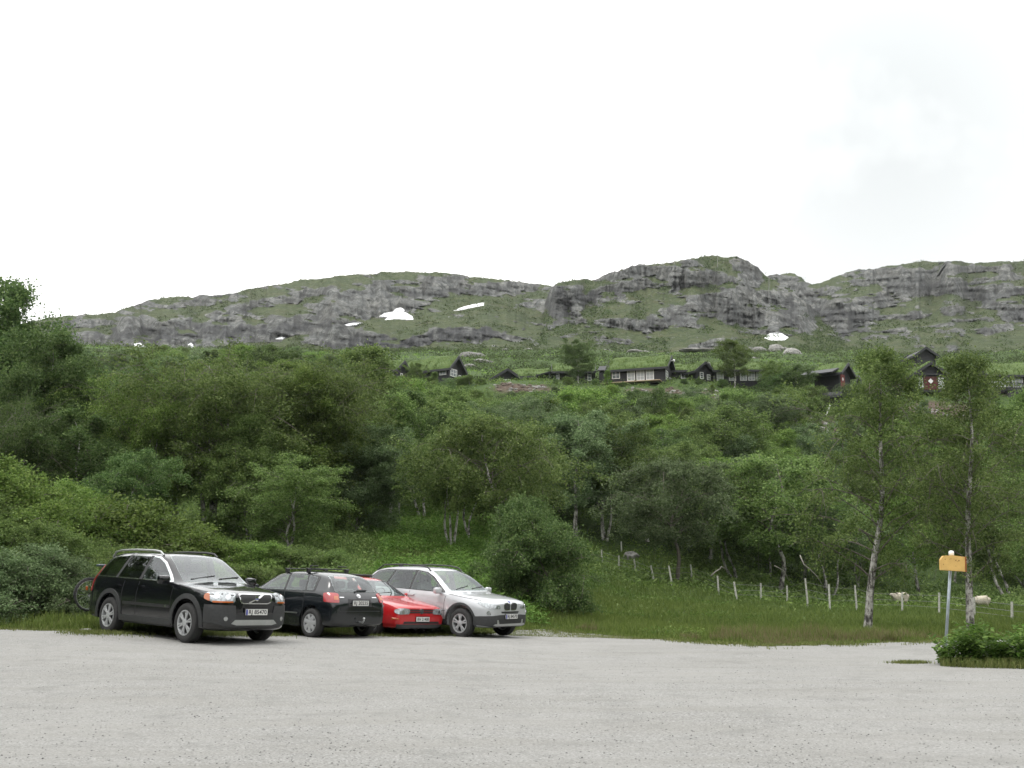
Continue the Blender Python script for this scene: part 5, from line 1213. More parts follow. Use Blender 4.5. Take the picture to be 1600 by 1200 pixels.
c.both('sill_cladding', CLAD, 90, xz((-.50, .27), (-.50, .42), (-2.36, .42), (-2.36, .27)), off=.014)
c.both('door_moulding', CLAD_B, 90, xz((-.56, .62), (-.56, .68), (-2.30, .685), (-2.30, .63)), off=.012)
c.decal('bumper_cladding', CLAD, 0, yz(0, (-.84, .42), (-.86, .745), (-.45, .735), (-.42, .56), (.42, .56), (.45, .735), (.86, .745), (.84, .42), (.60, .34), (-.60, .34)), off=.016)
c.both('bumper_corner', CLAD, 65, [(.55, .9, .42), (.55, .9, .745), (.84, .62, .745), (.84, .62, .40)], off=.012)
c.decal('bumper_strip', CLAD_B, 0, yz(0, (-.42, .49), (-.42, .60), (.42, .60), (.42, .49)), off=.020)
c.decal('skid_plate', SATIN, 0, yz(0, (-.52, .40), (-.44, .47), (.44, .47), (.52, .40), (.40, .37), (-.40, .37)), off=.026)
c.both('fog_lamp', REFL, 20, circ(.8, .60, .49, .042), off=.024)
g = c.decal('grille', CHROME, 0, yz(0, (-.36, .80), (-.385, .95), (.385, .95), (.36, .80), (.28, .765), (-.28, .765)), off=.016, ch=1)
c.decal('grille_mesh', CLAD_B, 0, yz(0, (-.335, .81), (-.36, .93), (.36, .93), (.335, .81), (.27, .785), (-.27, .785)), off=.024, ch=1, parent=g)
for k in range(-6, 7): c.stroke('grille_bar', DISC, 0, yz(0, (k * .05, .80), (k * .05, .92)), w=.01, off=.028, parent=g)
c.stroke('diagonal_bar', CHROME, 0, yz(0, (-.17, .785), (.17, .935)), w=.028, off=.036, parent=g)
em = c.decal('emblem', CHROME, 0, circ(0, 0, .862, .042, 14), off=.044); c.decal('emblem_centre', BLUE, 0, yz(0, (-.034, .853), (-.034, .871), (.034, .871), (.034, .853)), off=.050, parent=em)
for sg in (1, -1):
    h = c.decal('headlight', LENS, 36 * sg, [(.86, .43 * sg, .79), (.86, .43 * sg, .955), (.74, .64 * sg, .975), (.52, .84 * sg, .96), (.50, .87 * sg, .86), (.68, .78 * sg, .78)][::sg], off=.014, ch=1)
    c.decal('indicator', AMBER, 36 * sg, [(.60, .80 * sg, .80), (.58, .81 * sg, .945), (.50, .86 * sg, .94), (.50, .88 * sg, .85)][::sg], off=.018, ch=1, parent=h)
    c.decal('indicator', AMBER, 36 * sg, [(.84, .46 * sg, .785), (.84, .46 * sg, .812), (.64, .78 * sg, .812), (.66, .78 * sg, .782)][::sg], off=.018, parent=h)
    for q, rr in (((.80, .55 * sg, .885), .052), ((.68, .72 * sg, .89), .050)): c.decal('reflector', REFL, 36 * sg, [(q[0] - .59 * a * sg, q[1] + .81 * a, q[2] + b) for a, b in [(math.cos(t) * rr, math.sin(t) * rr) for t in np.linspace(0, 6.28, 13)[:-1]]], off=.019, parent=h)
c.both('tail_light', REDL, 135, [(-3.66, .86, .84), (-3.66, .86, 1.12), (-3.72, .80, 1.40), (-3.80, .70, 1.38), (-3.84, .74, 1.1), (-3.88, .74, .84)], off=.014)
for sx in (-.52, -1.79, -2.36): c.both('door_seam', CLAD_B, 90, xz((sx, .44), (sx - .03, .8), (sx, 1.10), (sx - .014, 1.10), (sx - .044, .8), (sx - .014, .44)), off=.002)
for hx in (-1.62, -2.5): c.both('door_handle', P_BLACK, 90, xz((hx, .98), (hx, 1.015), (hx - .2, 1.02), (hx - .2, .985)), off=.035, ch=1, grid=.05)
c.both('bonnet_seam', CLAD_B, 90, xz((.55, .955), (.55, .965), (-.40, 1.085), (-.40, 1.075)), off=.003)
c.both('side_badge', CHROME, 90, xz((-.66, .64), (-.66, .665), (-.72, .665), (-.72, .64)), off=.018)
for sg in (-1, 1):
    c.piece('roof_rail', SATIN if sg < 0 else CLAD, lambda b: tube(b, [(-1.42, sg * .635, c.top(-1.42, sg * .60)), (-1.55, sg * .635, 1.705), (-1.8, sg * .63, 1.728), (-2.5, sg * .625, 1.735), (-3.1, sg * .62, 1.718), (-3.35, sg * .61, 1.68), (-3.45, sg * .61, c.top(-3.45, sg * .58) - .01)], .021, 8), sm=True)
c.piece('wiper', CLAD_B, lambda b: (tube(b, [(-.50, -.55, 1.185), (-.60, .05, 1.262)], .011, 6), tube(b, [(-.50, .1, 1.20), (-.60, .62, 1.25)], .011, 6)))
c.mirror(-.72, .90, 1.155, P_BLACK, (.14, .24, .17)); c.plate(.9, .02, .615, 'RJ 85470', w=.50, off=.034)
c.make_wheels(.235, .235, (6, .14, .030), ALLOY)
VOLVO = c; c.open_cabin(-1.33, -3.3)
c.finish('offroad_estate', 'black four-wheel-drive estate with roof rails and chrome grille, nearest car at the left', -5.66, 20.7, -40.2)

# ---------------------------------------------------------------- black hatchback seen from behind
c = Car([(.88, .30, .52, .5, .66, .5, .70, .42, .72), (.80, .22, .70, .5, .74, .66, .78, .55, .80), (.5, .2, .81, .55, .83, .74, .87, .58, .89), (0, .19, .845, .55, .91, .78, .94, .6, .96), (-.35, .19, .85, .55, .955, .785, .98, .64, 1.0), (-.7, .19, .85, .55, .965, .79, 1.15, .635, 1.19),
    (-1.02, .19, .85, .55, .975, .79, 1.305, .60, 1.355), (-1.25, .19, .85, .55, .98, .79, 1.37, .58, 1.43), (-1.8, .19, .85, .55, .99, .79, 1.405, .57, 1.465), (-2.4, .19, .85, .55, 1.0, .79, 1.385, .56, 1.45), (-2.80, .22, .845, .55, 1.0, .775, 1.315, .545, 1.38), (-2.98, .24, .835, .55, .99, .765, 1.16, .575, 1.20),
    (-3.10, .25, .82, .55, .955, .75, 1.00, .61, 1.025), (-3.20, .27, .79, .52, .88, .72, .915, .58, .93), (-3.27, .32, .73, .48, .72, .66, .76, .50, .78)], (0, -2.6), .315, P_DARK, .845)
c.both('window_trim', CLAD_B, 90, xz((-.52, .975), (-.75, 1.10), (-1.05, 1.28), (-1.3, 1.355), (-2.2, 1.365), (-2.56, 1.33), (-2.62, 1.00)), off=.006, ch=1)
for P in (xz((-.62, .99), (-.82, 1.115), (-1.06, 1.255), (-1.3, 1.335), (-1.50, 1.345), (-1.56, 1.0)), xz((-1.63, 1.0), (-1.58, 1.345), (-2.16, 1.345), (-2.30, 1.01)), xz((-2.35, 1.015), (-2.22, 1.342), (-2.50, 1.31), (-2.57, 1.02))): c.both('side_window', GL, 90, P, off=.012, ch=1)
c.decal('rear_window', GL_CLEAR, 180, yz(0, (-.61, 1.015), (-.57, 1.20), (-.49, 1.345), (.49, 1.345), (.57, 1.20), (.61, 1.015)), off=.008, ch=1)
c.decal('windscreen', GL_CLEAR, 0, yz(0, (-.62, 1.03), (-.5, 1.36), (.5, 1.36), (.62, 1.03)), off=.008, ch=1)
for sg in (1, -1):
    h = c.decal('tail_light', REDL, 152 * sg, [(-2.96, .80 * sg, .79), (-2.96, .80 * sg, .985), (-3.1, .62 * sg, .985), (-3.2, .58 * sg, .97), (-3.22, .58 * sg, .78)][::sg], off=.016, ch=1)
    c.decal('reversing_lamp', AMBER, 160 * sg, [(-3.2, .60 * sg, .84), (-3.2, .60 * sg, .92), (-3.15, .69 * sg, .92), (-3.15, .69 * sg, .84)][::sg], off=.022, parent=h)
    c.decal('headlight', LENS, 36 * sg, [(.80, .40 * sg, .62), (.78, .42 * sg, .74), (.50, .74 * sg, .80), (.52, .76 * sg, .68)][::sg], off=.012, ch=1)
c.both('bumper_moulding', P_DARK, 140, [(-2.98, .82, .70), (-2.98, .82, .735), (-3.2, .60, .73), (-3.2, .60, .70)], off=.022)
c.decal('bumper_seam', CLAD_B, 180, yz(0, (-.60, .595), (-.60, .607), (.60, .607), (.60, .595)), off=.006)
c.decal('plate_recess', CLAD_B, 180, yz(0, (-.34, .70), (-.34, .86), (.34, .86), (.34, .70)), off=.004)
c.plate(0, 0, .775, 'RJ 20235', front=False, w=.46, blue=False)
em = c.decal('emblem', CHROME, 180, circ(0, 0, .925, .055, 18, .040), off=.012); c.decal('emblem_gap', P_DARK, 180, circ(0, 0, .925, .040, 16, .027), off=.015, parent=em); c.decal('emblem_oval', CHROME, 180, circ(0, 0, .925, .014, 12, .030), off=.018, parent=em); c.stroke('emblem_bar', CHROME, 180, yz(0, (-.04, .936), (.04, .936)), w=.010, off=.018, parent=em)
for y0, y1 in ((-.52, -.38), (.44, .56)): c.decal('badge', CHROME, 180, yz(0, (y0, .885), (y0, .905), (y1, .905), (y1, .885)), off=.012)
c.decal('rear_wiper', CLAD_B, 180, yz(0, (-.30, 1.035), (-.02, 1.03), (.06, 1.00), (.06, 1.02), (-.02, 1.055), (-.30, 1.055)), off=.035)
c.piece('tow_bar', SATIN, lambda b: (tube(b, [(-3.2, 0, .38), (-3.38, 0, .36), (-3.42, 0, .42)], .018, 8), bmesh.ops.create_icosphere(b, subdivisions=2, radius=.028, matrix=Matrix.Translation((-3.42, 0, .45)))), sm=True)
for sx in (-.47, -1.60, -2.30): c.both('door_seam', CLAD_B, 90, xz((sx, .32), (sx - .02, .7), (sx, .975), (sx - .013, .975), (sx - .033, .7), (sx - .013, .32)), off=.002)
for hx in (-1.42, -2.12): c.both('door_handle', P_DARK, 90, xz((hx, .875), (hx, .905), (hx - .17, .91), (hx - .17, .88)), off=.032, ch=1, grid=.05)
c.both('door_moulding', SATIN, 90, xz((-.55, .50), (-.55, .525), (-2.15, .53), (-2.15, .505)), off=.012)
for bx in (-1.35, -2.10):
    zt = c.top(bx, .50)
    c.piece('roof_bar', CLAD_B, lambda b: (tube(b, [(bx, -.64, zt + .085), (bx, .64, zt + .085)], .013, 8), box(b, (bx, .56, zt + .04), (.08, .09, .11), bev=.02), box(b, (bx, -.56, zt + .04), (.08, .09, .11), bev=.02)))
for y in (-.42, .42): c.piece('ski_clamp', CLAD_B, lambda b: box(b, (-2.10, y, c.top(-2.1, .4) + .125), (.06, .22, .025), bev=.008))
c.piece('aerial', CLAD_B, lambda b: tube(b, [(-1.35, 0, c.top(-1.35, 0)), (-1.55, 0, c.top(-1.35, 0) + .18)], .006, 5))
c.mirror(-.62, .80, 1.03, P_DARK, (.11, .2, .13)); c.make_wheels(.20, .19, (7, 0, .088), ALLOY)
c.open_cabin(-1.22, -2.68)
c.finish('hatchback', 'black hatchback seen from behind with roof bars, between the black estate and the red car', -5.91, 25.3, 140.3)

# ---------------------------------------------------------------- red hatchback
c = Car([(.80, .26, .70, .45, .66, .68, .70, .54, .715), (.76, .22, .80, .46, .72, .76, .76, .62, .775), (.45, .2, .83, .5, .80, .78, .82, .65, .84), (0, .19, .845, .5, .86, .80, .885, .67, .90), (-.33, .19, .845, .5, .905, .80, .93, .68, .945), (-.68, .19, .845, .5, .915, .80, 1.12, .64, 1.16),
    (-1.02, .19, .845, .5, .92, .80, 1.29, .60, 1.345), (-1.22, .19, .845, .5, .925, .80, 1.35, .58, 1.405), (-1.9, .19, .845, .5, .93, .80, 1.37, .575, 1.425), (-2.5, .19, .845, .5, .94, .79, 1.34, .565, 1.395), (-2.85, .22, .84, .5, .94, .78, 1.24, .57, 1.29), (-3.05, .24, .82, .5, .92, .76, .98, .60, 1.0), (-3.18, .28, .76, .48, .75, .70, .80, .56, .82)],
    (0, -2.47), .30, P_RED, .84)
c.both('window_trim', CLAD_B, 90, xz((-.50, .93), (-.72, 1.08), (-1.02, 1.255), (-1.25, 1.32), (-2.3, 1.325), (-2.55, .96)), off=.006, ch=1)
for P in (xz((-.60, .95), (-.8, 1.09), (-1.04, 1.235), (-1.27, 1.30), (-1.55, 1.305), (-1.60, .96)), xz((-1.68, .965), (-1.63, 1.305), (-2.26, 1.30), (-2.46, .975))): c.both('side_window', GL, 90, P, off=.012, ch=1)
c.decal('windscreen', GL_CLEAR, 0, yz(0, (-.655, .965), (-.60, 1.18), (-.53, 1.33), (.53, 1.33), (.60, 1.18), (.655, .965)), off=.008, ch=1); c.decal('rear_window', GL, 180, yz(0, (-.58, 1.0), (-.5, 1.3), (.5, 1.3), (.58, 1.0)), off=.008, ch=1)
g = c.decal('grille', CLAD_B, 0, yz(0, (-.40, .60), (-.40, .69), (.40, .69), (.40, .60)), off=.008); c.stroke('grille_bar', P_RED, 0, yz(0, (-.39, .645), (.39, .645)), w=.008, off=.012, parent=g)
em = c.decal('emblem', CHROME, 0, circ(0, 0, .645, .066, 18), off=.020); c.decal('emblem_face', CLAD, 0, circ(0, 0, .645, .050, 16), off=.023, parent=em)
for P in (((-.036, .672), (-.012, .632), (0, .655), (.012, .632), (.036, .672)), ((-.042, .650), (-.018, .598), (0, .636), (.018, .598), (.042, .650))): c.stroke('emblem_letter', CHROME, 0, yz(0, *P), w=.009, off=.027, parent=em, grid=.02)
for sg in (1, -1):
    h = c.decal('headlight', LENS, 14 * sg, [(.77, .39 * sg, .575), (.77, .39 * sg, .70), (.74, .56 * sg, .712), (.68, .72 * sg, .705), (.66, .78 * sg, .67), (.66, .78 * sg, .60), (.72, .70 * sg, .565)][::sg], off=.014, ch=1)
    c.decal('reflector', REFL, 14 * sg, circ(.74, .60 * sg, .63, .042, 12), off=.018, parent=h)
    c.decal('bumper_lamp', LENS, 10 * sg, [(.76, .50 * sg, .435), (.76, .50 * sg, .485), (.70, .68 * sg, .485), (.70, .68 * sg, .435)][::sg], off=.016)
    c.decal('indicator', AMBER, 30 * sg, [(.70, .69 * sg, .435), (.70, .69 * sg, .485), (.60, .78 * sg, .485), (.60, .78 * sg, .435)][::sg], off=.036)
c.decal('bumper', P_RED, 0, yz(0, (-.77, .335), (-.77, .535), (.77, .535), (.77, .335)), off=.034)
c.both('bumper_end', P_RED, 55, [(.35, .83, .335), (.35, .83, .535), (.74, .72, .535), (.74, .72, .335)], off=.022)
c.decal('air_intake', CLAD_B, 0, yz(0, (-.62, .345), (-.58, .40), (.58, .40), (.62, .345)), off=.037); c.decal('front_spoiler', CLAD, 0, yz(0, (-.72, .25), (-.75, .33), (.75, .33), (.72, .25)), off=.030)
c.both('side_moulding', CLAD_B, 90, xz((.30, .42), (.30, .47), (-2.05, .48), (-2.05, .43)), off=.012)
for sg in (1, -1): c.decal('tail_light', REDL, 150 * sg, [(-2.95, .8 * sg, .70), (-2.95, .8 * sg, .86), (-3.12, .55 * sg, .86), (-3.15, .55 * sg, .70)][::sg], off=.012)
c.plate(.8, .02, .455, 'RH 21408', w=.44, blue=False, off=.054); c.both('door_seam', CLAD_B, 90, xz((-.45, .32), (-.45, .9), (-.462, .9), (-.462, .32)), off=.002)
c.piece('wiper', CLAD_B, lambda b: tube(b, [(-.40, -.5, 1.0), (-.48, .2, 1.055)], .010, 6)); c.piece('roof_foot', CLAD_B, lambda b: box(b, (-1.5, 0, c.top(-1.5, 0) + .03), (.12, .9, .06), bev=.02))
c.mirror(-.58, .79, .99, P_RED, (.10, .17, .11)); c.make_wheels(.185, .185, (9, 0, .05), SATIN)
c.open_cabin(-1.18, -2.62)
c.finish('hatchback', 'bright red hatchback seen from the front, between the black hatchback and the silver car', -2.82, 25.5, -39)
c.root.scale = (1, 1, .95)

# ---------------------------------------------------------------- silver off-roader
c = Car([(.83, .34, .58, .55, .74, .54, .82, .46, .845), (.77, .28, .76, .58, .82, .70, .89, .58, .915), (.5, .26, .875, .62, .90, .80, .95, .63, .98), (.1, .26, .915, .64, .97, .85, 1.0, .66, 1.03), (-.25, .26, .925, .64, 1.01, .86, 1.035, .68, 1.06), (-.45, .26, .925, .64, 1.03, .86, 1.06, .70, 1.085), (-.72, .26, .925, .64, 1.05, .86, 1.25, .68, 1.29),
    (-1.0, .26, .925, .64, 1.06, .86, 1.43, .645, 1.475), (-1.28, .26, .925, .64, 1.07, .86, 1.555, .62, 1.61), (-1.5, .26, .925, .64, 1.075, .86, 1.59, .615, 1.645), (-2.1, .26, .925, .64, 1.085, .86, 1.61, .61, 1.665), (-2.8, .26, .925, .64, 1.10, .86, 1.59, .60, 1.645), (-3.25, .28, .92, .64, 1.11, .85, 1.54, .59, 1.59), (-3.48, .30, .90, .64, 1.10, .83, 1.36, .60, 1.42), (-3.63, .34, .86, .62, 1.02, .80, 1.07, .64, 1.10), (-3.72, .40, .78, .58, .85, .72, .90, .58, .92)],
    (0, -2.795), .355, P_SILVER, .915)
c.both('window_trim', CLAD_B, 90, xz((-.55, 1.055), (-.80, 1.22), (-1.1, 1.425), (-1.35, 1.53), (-1.7, 1.57), (-2.8, 1.555), (-3.15, 1.50), (-3.38, 1.33), (-3.36, 1.13)), off=.008, ch=1)
for P in (xz((-.70, 1.085), (-.88, 1.23), (-1.14, 1.41), (-1.38, 1.51), (-1.68, 1.545), (-1.72, 1.095)), xz((-1.79, 1.095), (-1.76, 1.545), (-2.45, 1.54), (-2.62, 1.115)), xz((-2.68, 1.115), (-2.52, 1.54), (-2.8, 1.53), (-3.12, 1.475), (-3.30, 1.32), (-3.29, 1.14))): c.both('side_window', GL, 90, P, off=.013, ch=1)
c.decal('windscreen', GL_CLEAR, 0, yz(0, (-.70, 1.10), (-.665, 1.27), (-.57, 1.53), (-.52, 1.575), (.52, 1.575), (.57, 1.53), (.665, 1.27), (.70, 1.10)), off=.008, ch=1); c.decal('rear_window', GL_DARK, 180, yz(0, (-.62, 1.12), (-.52, 1.48), (.52, 1.48), (.62, 1.12)), off=.008, ch=1)
c.both('wheel_arch_trim', CLAD, 90, arch(0, .375, .42, .475), off=.014); c.both('wheel_arch_trim', CLAD, 90, arch(-2.795, .375, .42, .475), off=.014); c.both('sill_cladding', CLAD, 90, xz((-.44, .28), (-.44, .43), (-2.35, .44), (-2.35, .28)), off=.014)
c.decal('bumper_cladding', CLAD, 0, yz(0, (-.80, .34), (-.84, .555), (-.40, .585), (.40, .585), (.84, .555), (.80, .34), (.55, .30), (-.55, .30)), off=.014)
c.both('bumper_corner', CLAD, 62, [(.42, .9, .34), (.42, .9, .545), (.80, .60, .57), (.80, .60, .33)], off=.012)
c.decal('air_intake', CLAD_B, 0, yz(0, (-.46, .375), (-.46, .50), (.46, .50), (.46, .375)), off=.017); c.decal('skid_plate', SATIN, 0, yz(0, (-.60, .345), (-.56, .375), (.56, .375), (.60, .345), (.50, .33), (-.50, .33)), off=.022)
for sg in (1, -1): c.decal('skid_strut', SATIN, 0, yz(0, (.42 * sg, .37), (.45 * sg, .47), (.50 * sg, .47), (.49 * sg, .37))[::sg], off=.022)
c.decal('upper_slot', CLAD_B, 0, yz(0, (-.32, .625), (-.34, .665), (.34, .665), (.32, .625)), off=.006)
for sg in (1, -1):
    k = c.decal('kidney_grille', CHROME, 0, yz(.8, (.018 * sg, .695), (.018 * sg, .85), (.12 * sg, .87), (.255 * sg, .85), (.245 * sg, .73), (.19 * sg, .69))[::sg], off=.014, ch=1)
    c.decal('grille_mesh', CLAD_B, 0, yz(.8, (.034 * sg, .71), (.034 * sg, .838), (.12 * sg, .855), (.238 * sg, .835), (.23 * sg, .74), (.183 * sg, .706))[::sg], off=.020, ch=1, parent=k)
    h = c.decal('headlight', LENS, 34 * sg, [(.80, .36 * sg, .725), (.79, .36 * sg, .80), (.70, .55 * sg, .845), (.45, .80 * sg, .90), (.48, .82 * sg, .85), (.66, .70 * sg, .735)][::sg], off=.012, ch=1)
    for (qx, qy, qz), rr in (((.74, .45, .765), .038), ((.66, .57, .785), .040)): c.decal('reflector', REFL, 34 * sg, [(qx - .56 * math.cos(t) * rr * sg, (qy + .83 * math.cos(t) * rr * sg * sg) * sg, qz + math.sin(t) * rr) for t in np.linspace(0, 6.28, 13)[:-1]], off=.017, parent=h)
    f = c.decal('fog_lamp', CHROME, 34 * sg, [(.66 - .56 * math.cos(t) * .052 * sg, .66 * sg + .83 * math.cos(t) * .052, .63 + math.sin(t) * .052) for t in np.linspace(0, 6.28, 15)[:-1]], off=.010)
    c.decal('lens', LENS, 34 * sg, [(.66 - .56 * math.cos(t) * .038 * sg, .66 * sg + .83 * math.cos(t) * .038, .63 + math.sin(t) * .038) for t in np.linspace(0, 6.28, 15)[:-1]], off=.014, parent=f)
    c.decal('tail_light', REDL, 140 * sg, [(-3.45, .86 * sg, .86), (-3.45, .86 * sg, 1.06), (-3.66, .66 * sg, 1.04), (-3.68, .70 * sg, .86)][::sg], off=.012)
    c.piece('roof_rail', CLAD_B, lambda b: tube(b, [(-1.30, sg * .59, c.top(-1.30, sg * .56)), (-1.42, sg * .59, 1.645), (-1.7, sg * .59, 1.685), (-2.4, sg * .585, 1.695), (-3.0, sg * .58, 1.66), (-3.25, sg * .57, c.top(-3.25, sg * .55))], .018, 8), sm=True)
em = c.decal('emblem', CHROME, 0, circ(0, 0, .885, .034, 14), off=.010); c.decal('emblem_face', BLUE, 0, circ(0, 0, .885, .025, 12), off=.012, parent=em)
for sx in (-.50, -1.74, -2.42): c.both('door_seam', CLAD_B, 90, xz((sx, .45), (sx - .02, .8), (sx, 1.06), (sx - .012, 1.06), (sx - .032, .8), (sx - .012, .45)), off=.002)
for hx in (-1.55, -2.42): c.both('door_handle', P_SILVER, 90, xz((hx, .945), (hx, .98), (hx - .19, .985), (hx - .19, .95)), off=.034, ch=1, grid=.05)
c.both('bonnet_seam', CLAD_B, 90, xz((.50, .915), (.50, .923), (-.42, 1.035), (-.42, 1.027)), off=.003); c.both('fuel_seam', CLAD, 90, xz((-.48, .62), (-.48, .632), (-2.3, .645), (-2.3, .633)), off=.002)
c.plate(.83, .03, .545, 'RJ 84570', w=.46, off=.032); c.piece('wiper', CLAD_B, lambda b: (tube(b, [(-.50, -.5, 1.14), (-.60, .05, 1.218)], .010, 6), tube(b, [(-.50, .1, 1.15), (-.60, .6, 1.20)], .010, 6)))
c.piece('aerial', CLAD_B, lambda b: box(b, (-2.95, 0, c.top(-2.95, 0) + .02), (.16, .05, .06), bev=.015)); c.mirror(-.70, .87, 1.10, P_SILVER, (.12, .22, .15)); c.make_wheels(.225, .22, (5, .17, .034), ALLOY)
c.open_cabin(-1.3, -3.1)
c.finish('compact_offroader', 'silver compact off-road car with dark lower bumper and roof rails, rightmost of the parked cars', -.72, 26.1, -38.3)
# ================================================================== yellow box, fence, sheep, bicycle, dead wood
YEL = plain('weathered_yellow_paint', (.55, .35, .11), .55, var=.10, vs=7); YEL_D = plain('dark_orange_edge', (.30, .10, .03), .7, var=.3); GALV = plain('galvanised_steel', (.30, .34, .37), .5, .4, var=.15, vs=12)
x, y = float(at(1478.5, 992, 21.6)[0]), 21.6; top_ = [float(q) for q in at(1486.5, 862, 21.6)]; base_ = Vector((x, y, gz(x, y) - .1)); p1 = Vector(at(1478.8, 990, 21.6)); tp = Vector(top_)
root = empty('box_on_pole', base_ + Vector((0, 0, .1))); tag(root, 'yellow metal box with a cut corner on a leaning grey pole', 'post box')
ax = (tp - p1).normalized(); base_ = p1 - ax * ((p1.z - base_.z) / ax.z); O_ = root.location
b = bmesh.new(); tube(b, [base_ - O_, tp - O_ - ax * .02], .030, 14); from_bm('pole', b, GALV, root, sm=True)
bc = tp - ax * .24 - O_; rotb = Matrix.Rotation(R(2.5), 4, 'Y') @ Matrix.Rotation(R(-7), 4, 'Z')
b = bmesh.new(); w, h, dp = .478, .30, .17; prof = [(-w / 2, -h / 2), (w / 2, -h / 2 - .012), (w / 2, h / 2 - .012), (0, h / 2 + .012), (-w / 2 + .055, h / 2 - .005), (-w / 2, h / 2 - .085)]
A_ = [b.verts.new((u, -dp, v)) for u, v in prof]; B_ = [b.verts.new((u, -.035, v)) for u, v in prof]; k = len(prof)
b.faces.new(A_); b.faces.new(B_[::-1]); [b.faces.new((A_[i], B_[i], B_[(i + 1) % k], A_[(i + 1) % k])) for i in range(k)]
bmesh.ops.bevel(b, geom=list(b.edges), offset=.006, segments=2, affect='EDGES'); bmesh.ops.recalc_face_normals(b, faces=b.faces); bmesh.ops.transform(b, matrix=Matrix.Translation(bc) @ rotb, verts=b.verts); bx = from_bm('box', b, YEL, root)
b = bmesh.new(); box(b, (w / 2 + .010, -dp / 2 - .018, -.01), (.014, dp + .01, h + .01)); bmesh.ops.transform(b, matrix=Matrix.Translation(bc) @ rotb, verts=b.verts); from_bm('side_panel', b, YEL_D, bx)  # right side in a darker orange than the front
b = bmesh.new(); rgb = random.Random(4)
for (u, v, s1, s2) in ((-.155, .075, .018, .016), (-.05, .085, .05, .006), (.02, .088, .02, .006), (.055, .062, .022, .022), (.115, .058, .026, .022), (.085, .035, .02, .008), (-.19, -.03, .014, .02), (.05, -.055, .03, .006)): box(b, (u, -dp - .002, v), (s1, .003, s2), rot=Matrix.Rotation(rgb.uniform(-.3, .3), 4, 'Y'))
bmesh.ops.transform(b, matrix=Matrix.Translation(bc) @ rotb, verts=b.verts); o_ = from_bm('worn_marks', b, plain('worn_lettering', (.20, .11, .035), .8), bx); o_['kind'] = 'stuff'
b = bmesh.new(); lathe(b, [(.036, -.06), (.052, -.055), (.054, .02), (.040, .045), (.012, .052)], 18, 'Z'); bmesh.ops.transform(b, matrix=Matrix.Translation(tp - O_ - ax * .03), verts=b.verts); from_bm('cap', b, WHITE, root, sm=True)

# wire fence along the meadow
def base_depth(px, py, ya=34, yb=110):
    for Y in np.arange(ya, yb, .25):
        x_, _, z_ = at(px, py, Y)
        if float(z_) <= gz(float(x_), Y) + .02: return float(Y)
    return 60.
FP = [(623, 808, 624, 785), (971, 862, 970.6, 846), (940.4, 882.7, 940, 859), (967, 890.6, 967, 868), (993.4, 895.8, 990.8, 873.5), (1022.6, 913.4, 1016.8, 883.5), (1050.6, 918, 1044.9, 884), (1081.6, 912.9, 1079, 882), (1122.8, 929.9, 1121, 899.7), (1151.7, 941.7, 1146.7, 909), (1189, 940.4, 1188.5, 911),
      (1230, 943.7, 1229.5, 915), (1262.5, 951, 1258, 903.8), (1296.7, 957.5, 1295, 913), (1338.7, 955, 1335.7, 914.5), (1360, 958.7, 1360.7, 922.5), (1409.5, 957.5, 1409.5, 925), (1467, 963.7, 1467.5, 926), (1522, 968, 1522, 933), (1581, 975, 1581, 940), (1640, 982, 1640, 944)]
POST = plain('grey_fence_wood', (.34, .34, .30), .9, var=.3, vs=16, bump=.3)
fr = empty('wire_fence', tuple(float(q) for q in at(1189, 941, 56))); tag(fr, 'old wire fence on pale leaning posts crossing the meadow', 'fence'); fo = fr.location; tops = []
for i, (bx_, by_, tx, ty) in enumerate(FP):
    Y = base_depth(bx_, by_); Y = max(Y, 40); a = Vector([float(q) for q in at(bx_, by_ + 1, Y)]); t = Vector([float(q) for q in at(tx, ty, Y)]); a = a - (t - a).normalized() * .35
    b = bmesh.new(); r_ = .056; tube(b, [a - fo, (a * .5 + t * .5) - fo + Vector((.01, 0, 0)), t - fo], [r_, r_ * .95, r_ * .85], 8); from_bm('post', b, POST, fr); tops.append((bx_, a, t))
W_ = sorted([q for q in tops if q[0] > 935 and q[0] != 971], key=lambda q: q[0])
for f in (.92, .62, .36):
    b = bmesh.new(); tube(b, [(q[1] + (q[2] - q[1]) * (.3 + .66 * f)) - fo for q in W_], .007, 4); from_bm('wire', b, plain('fence_wire', (.20, .20, .19), .6, .5), fr)

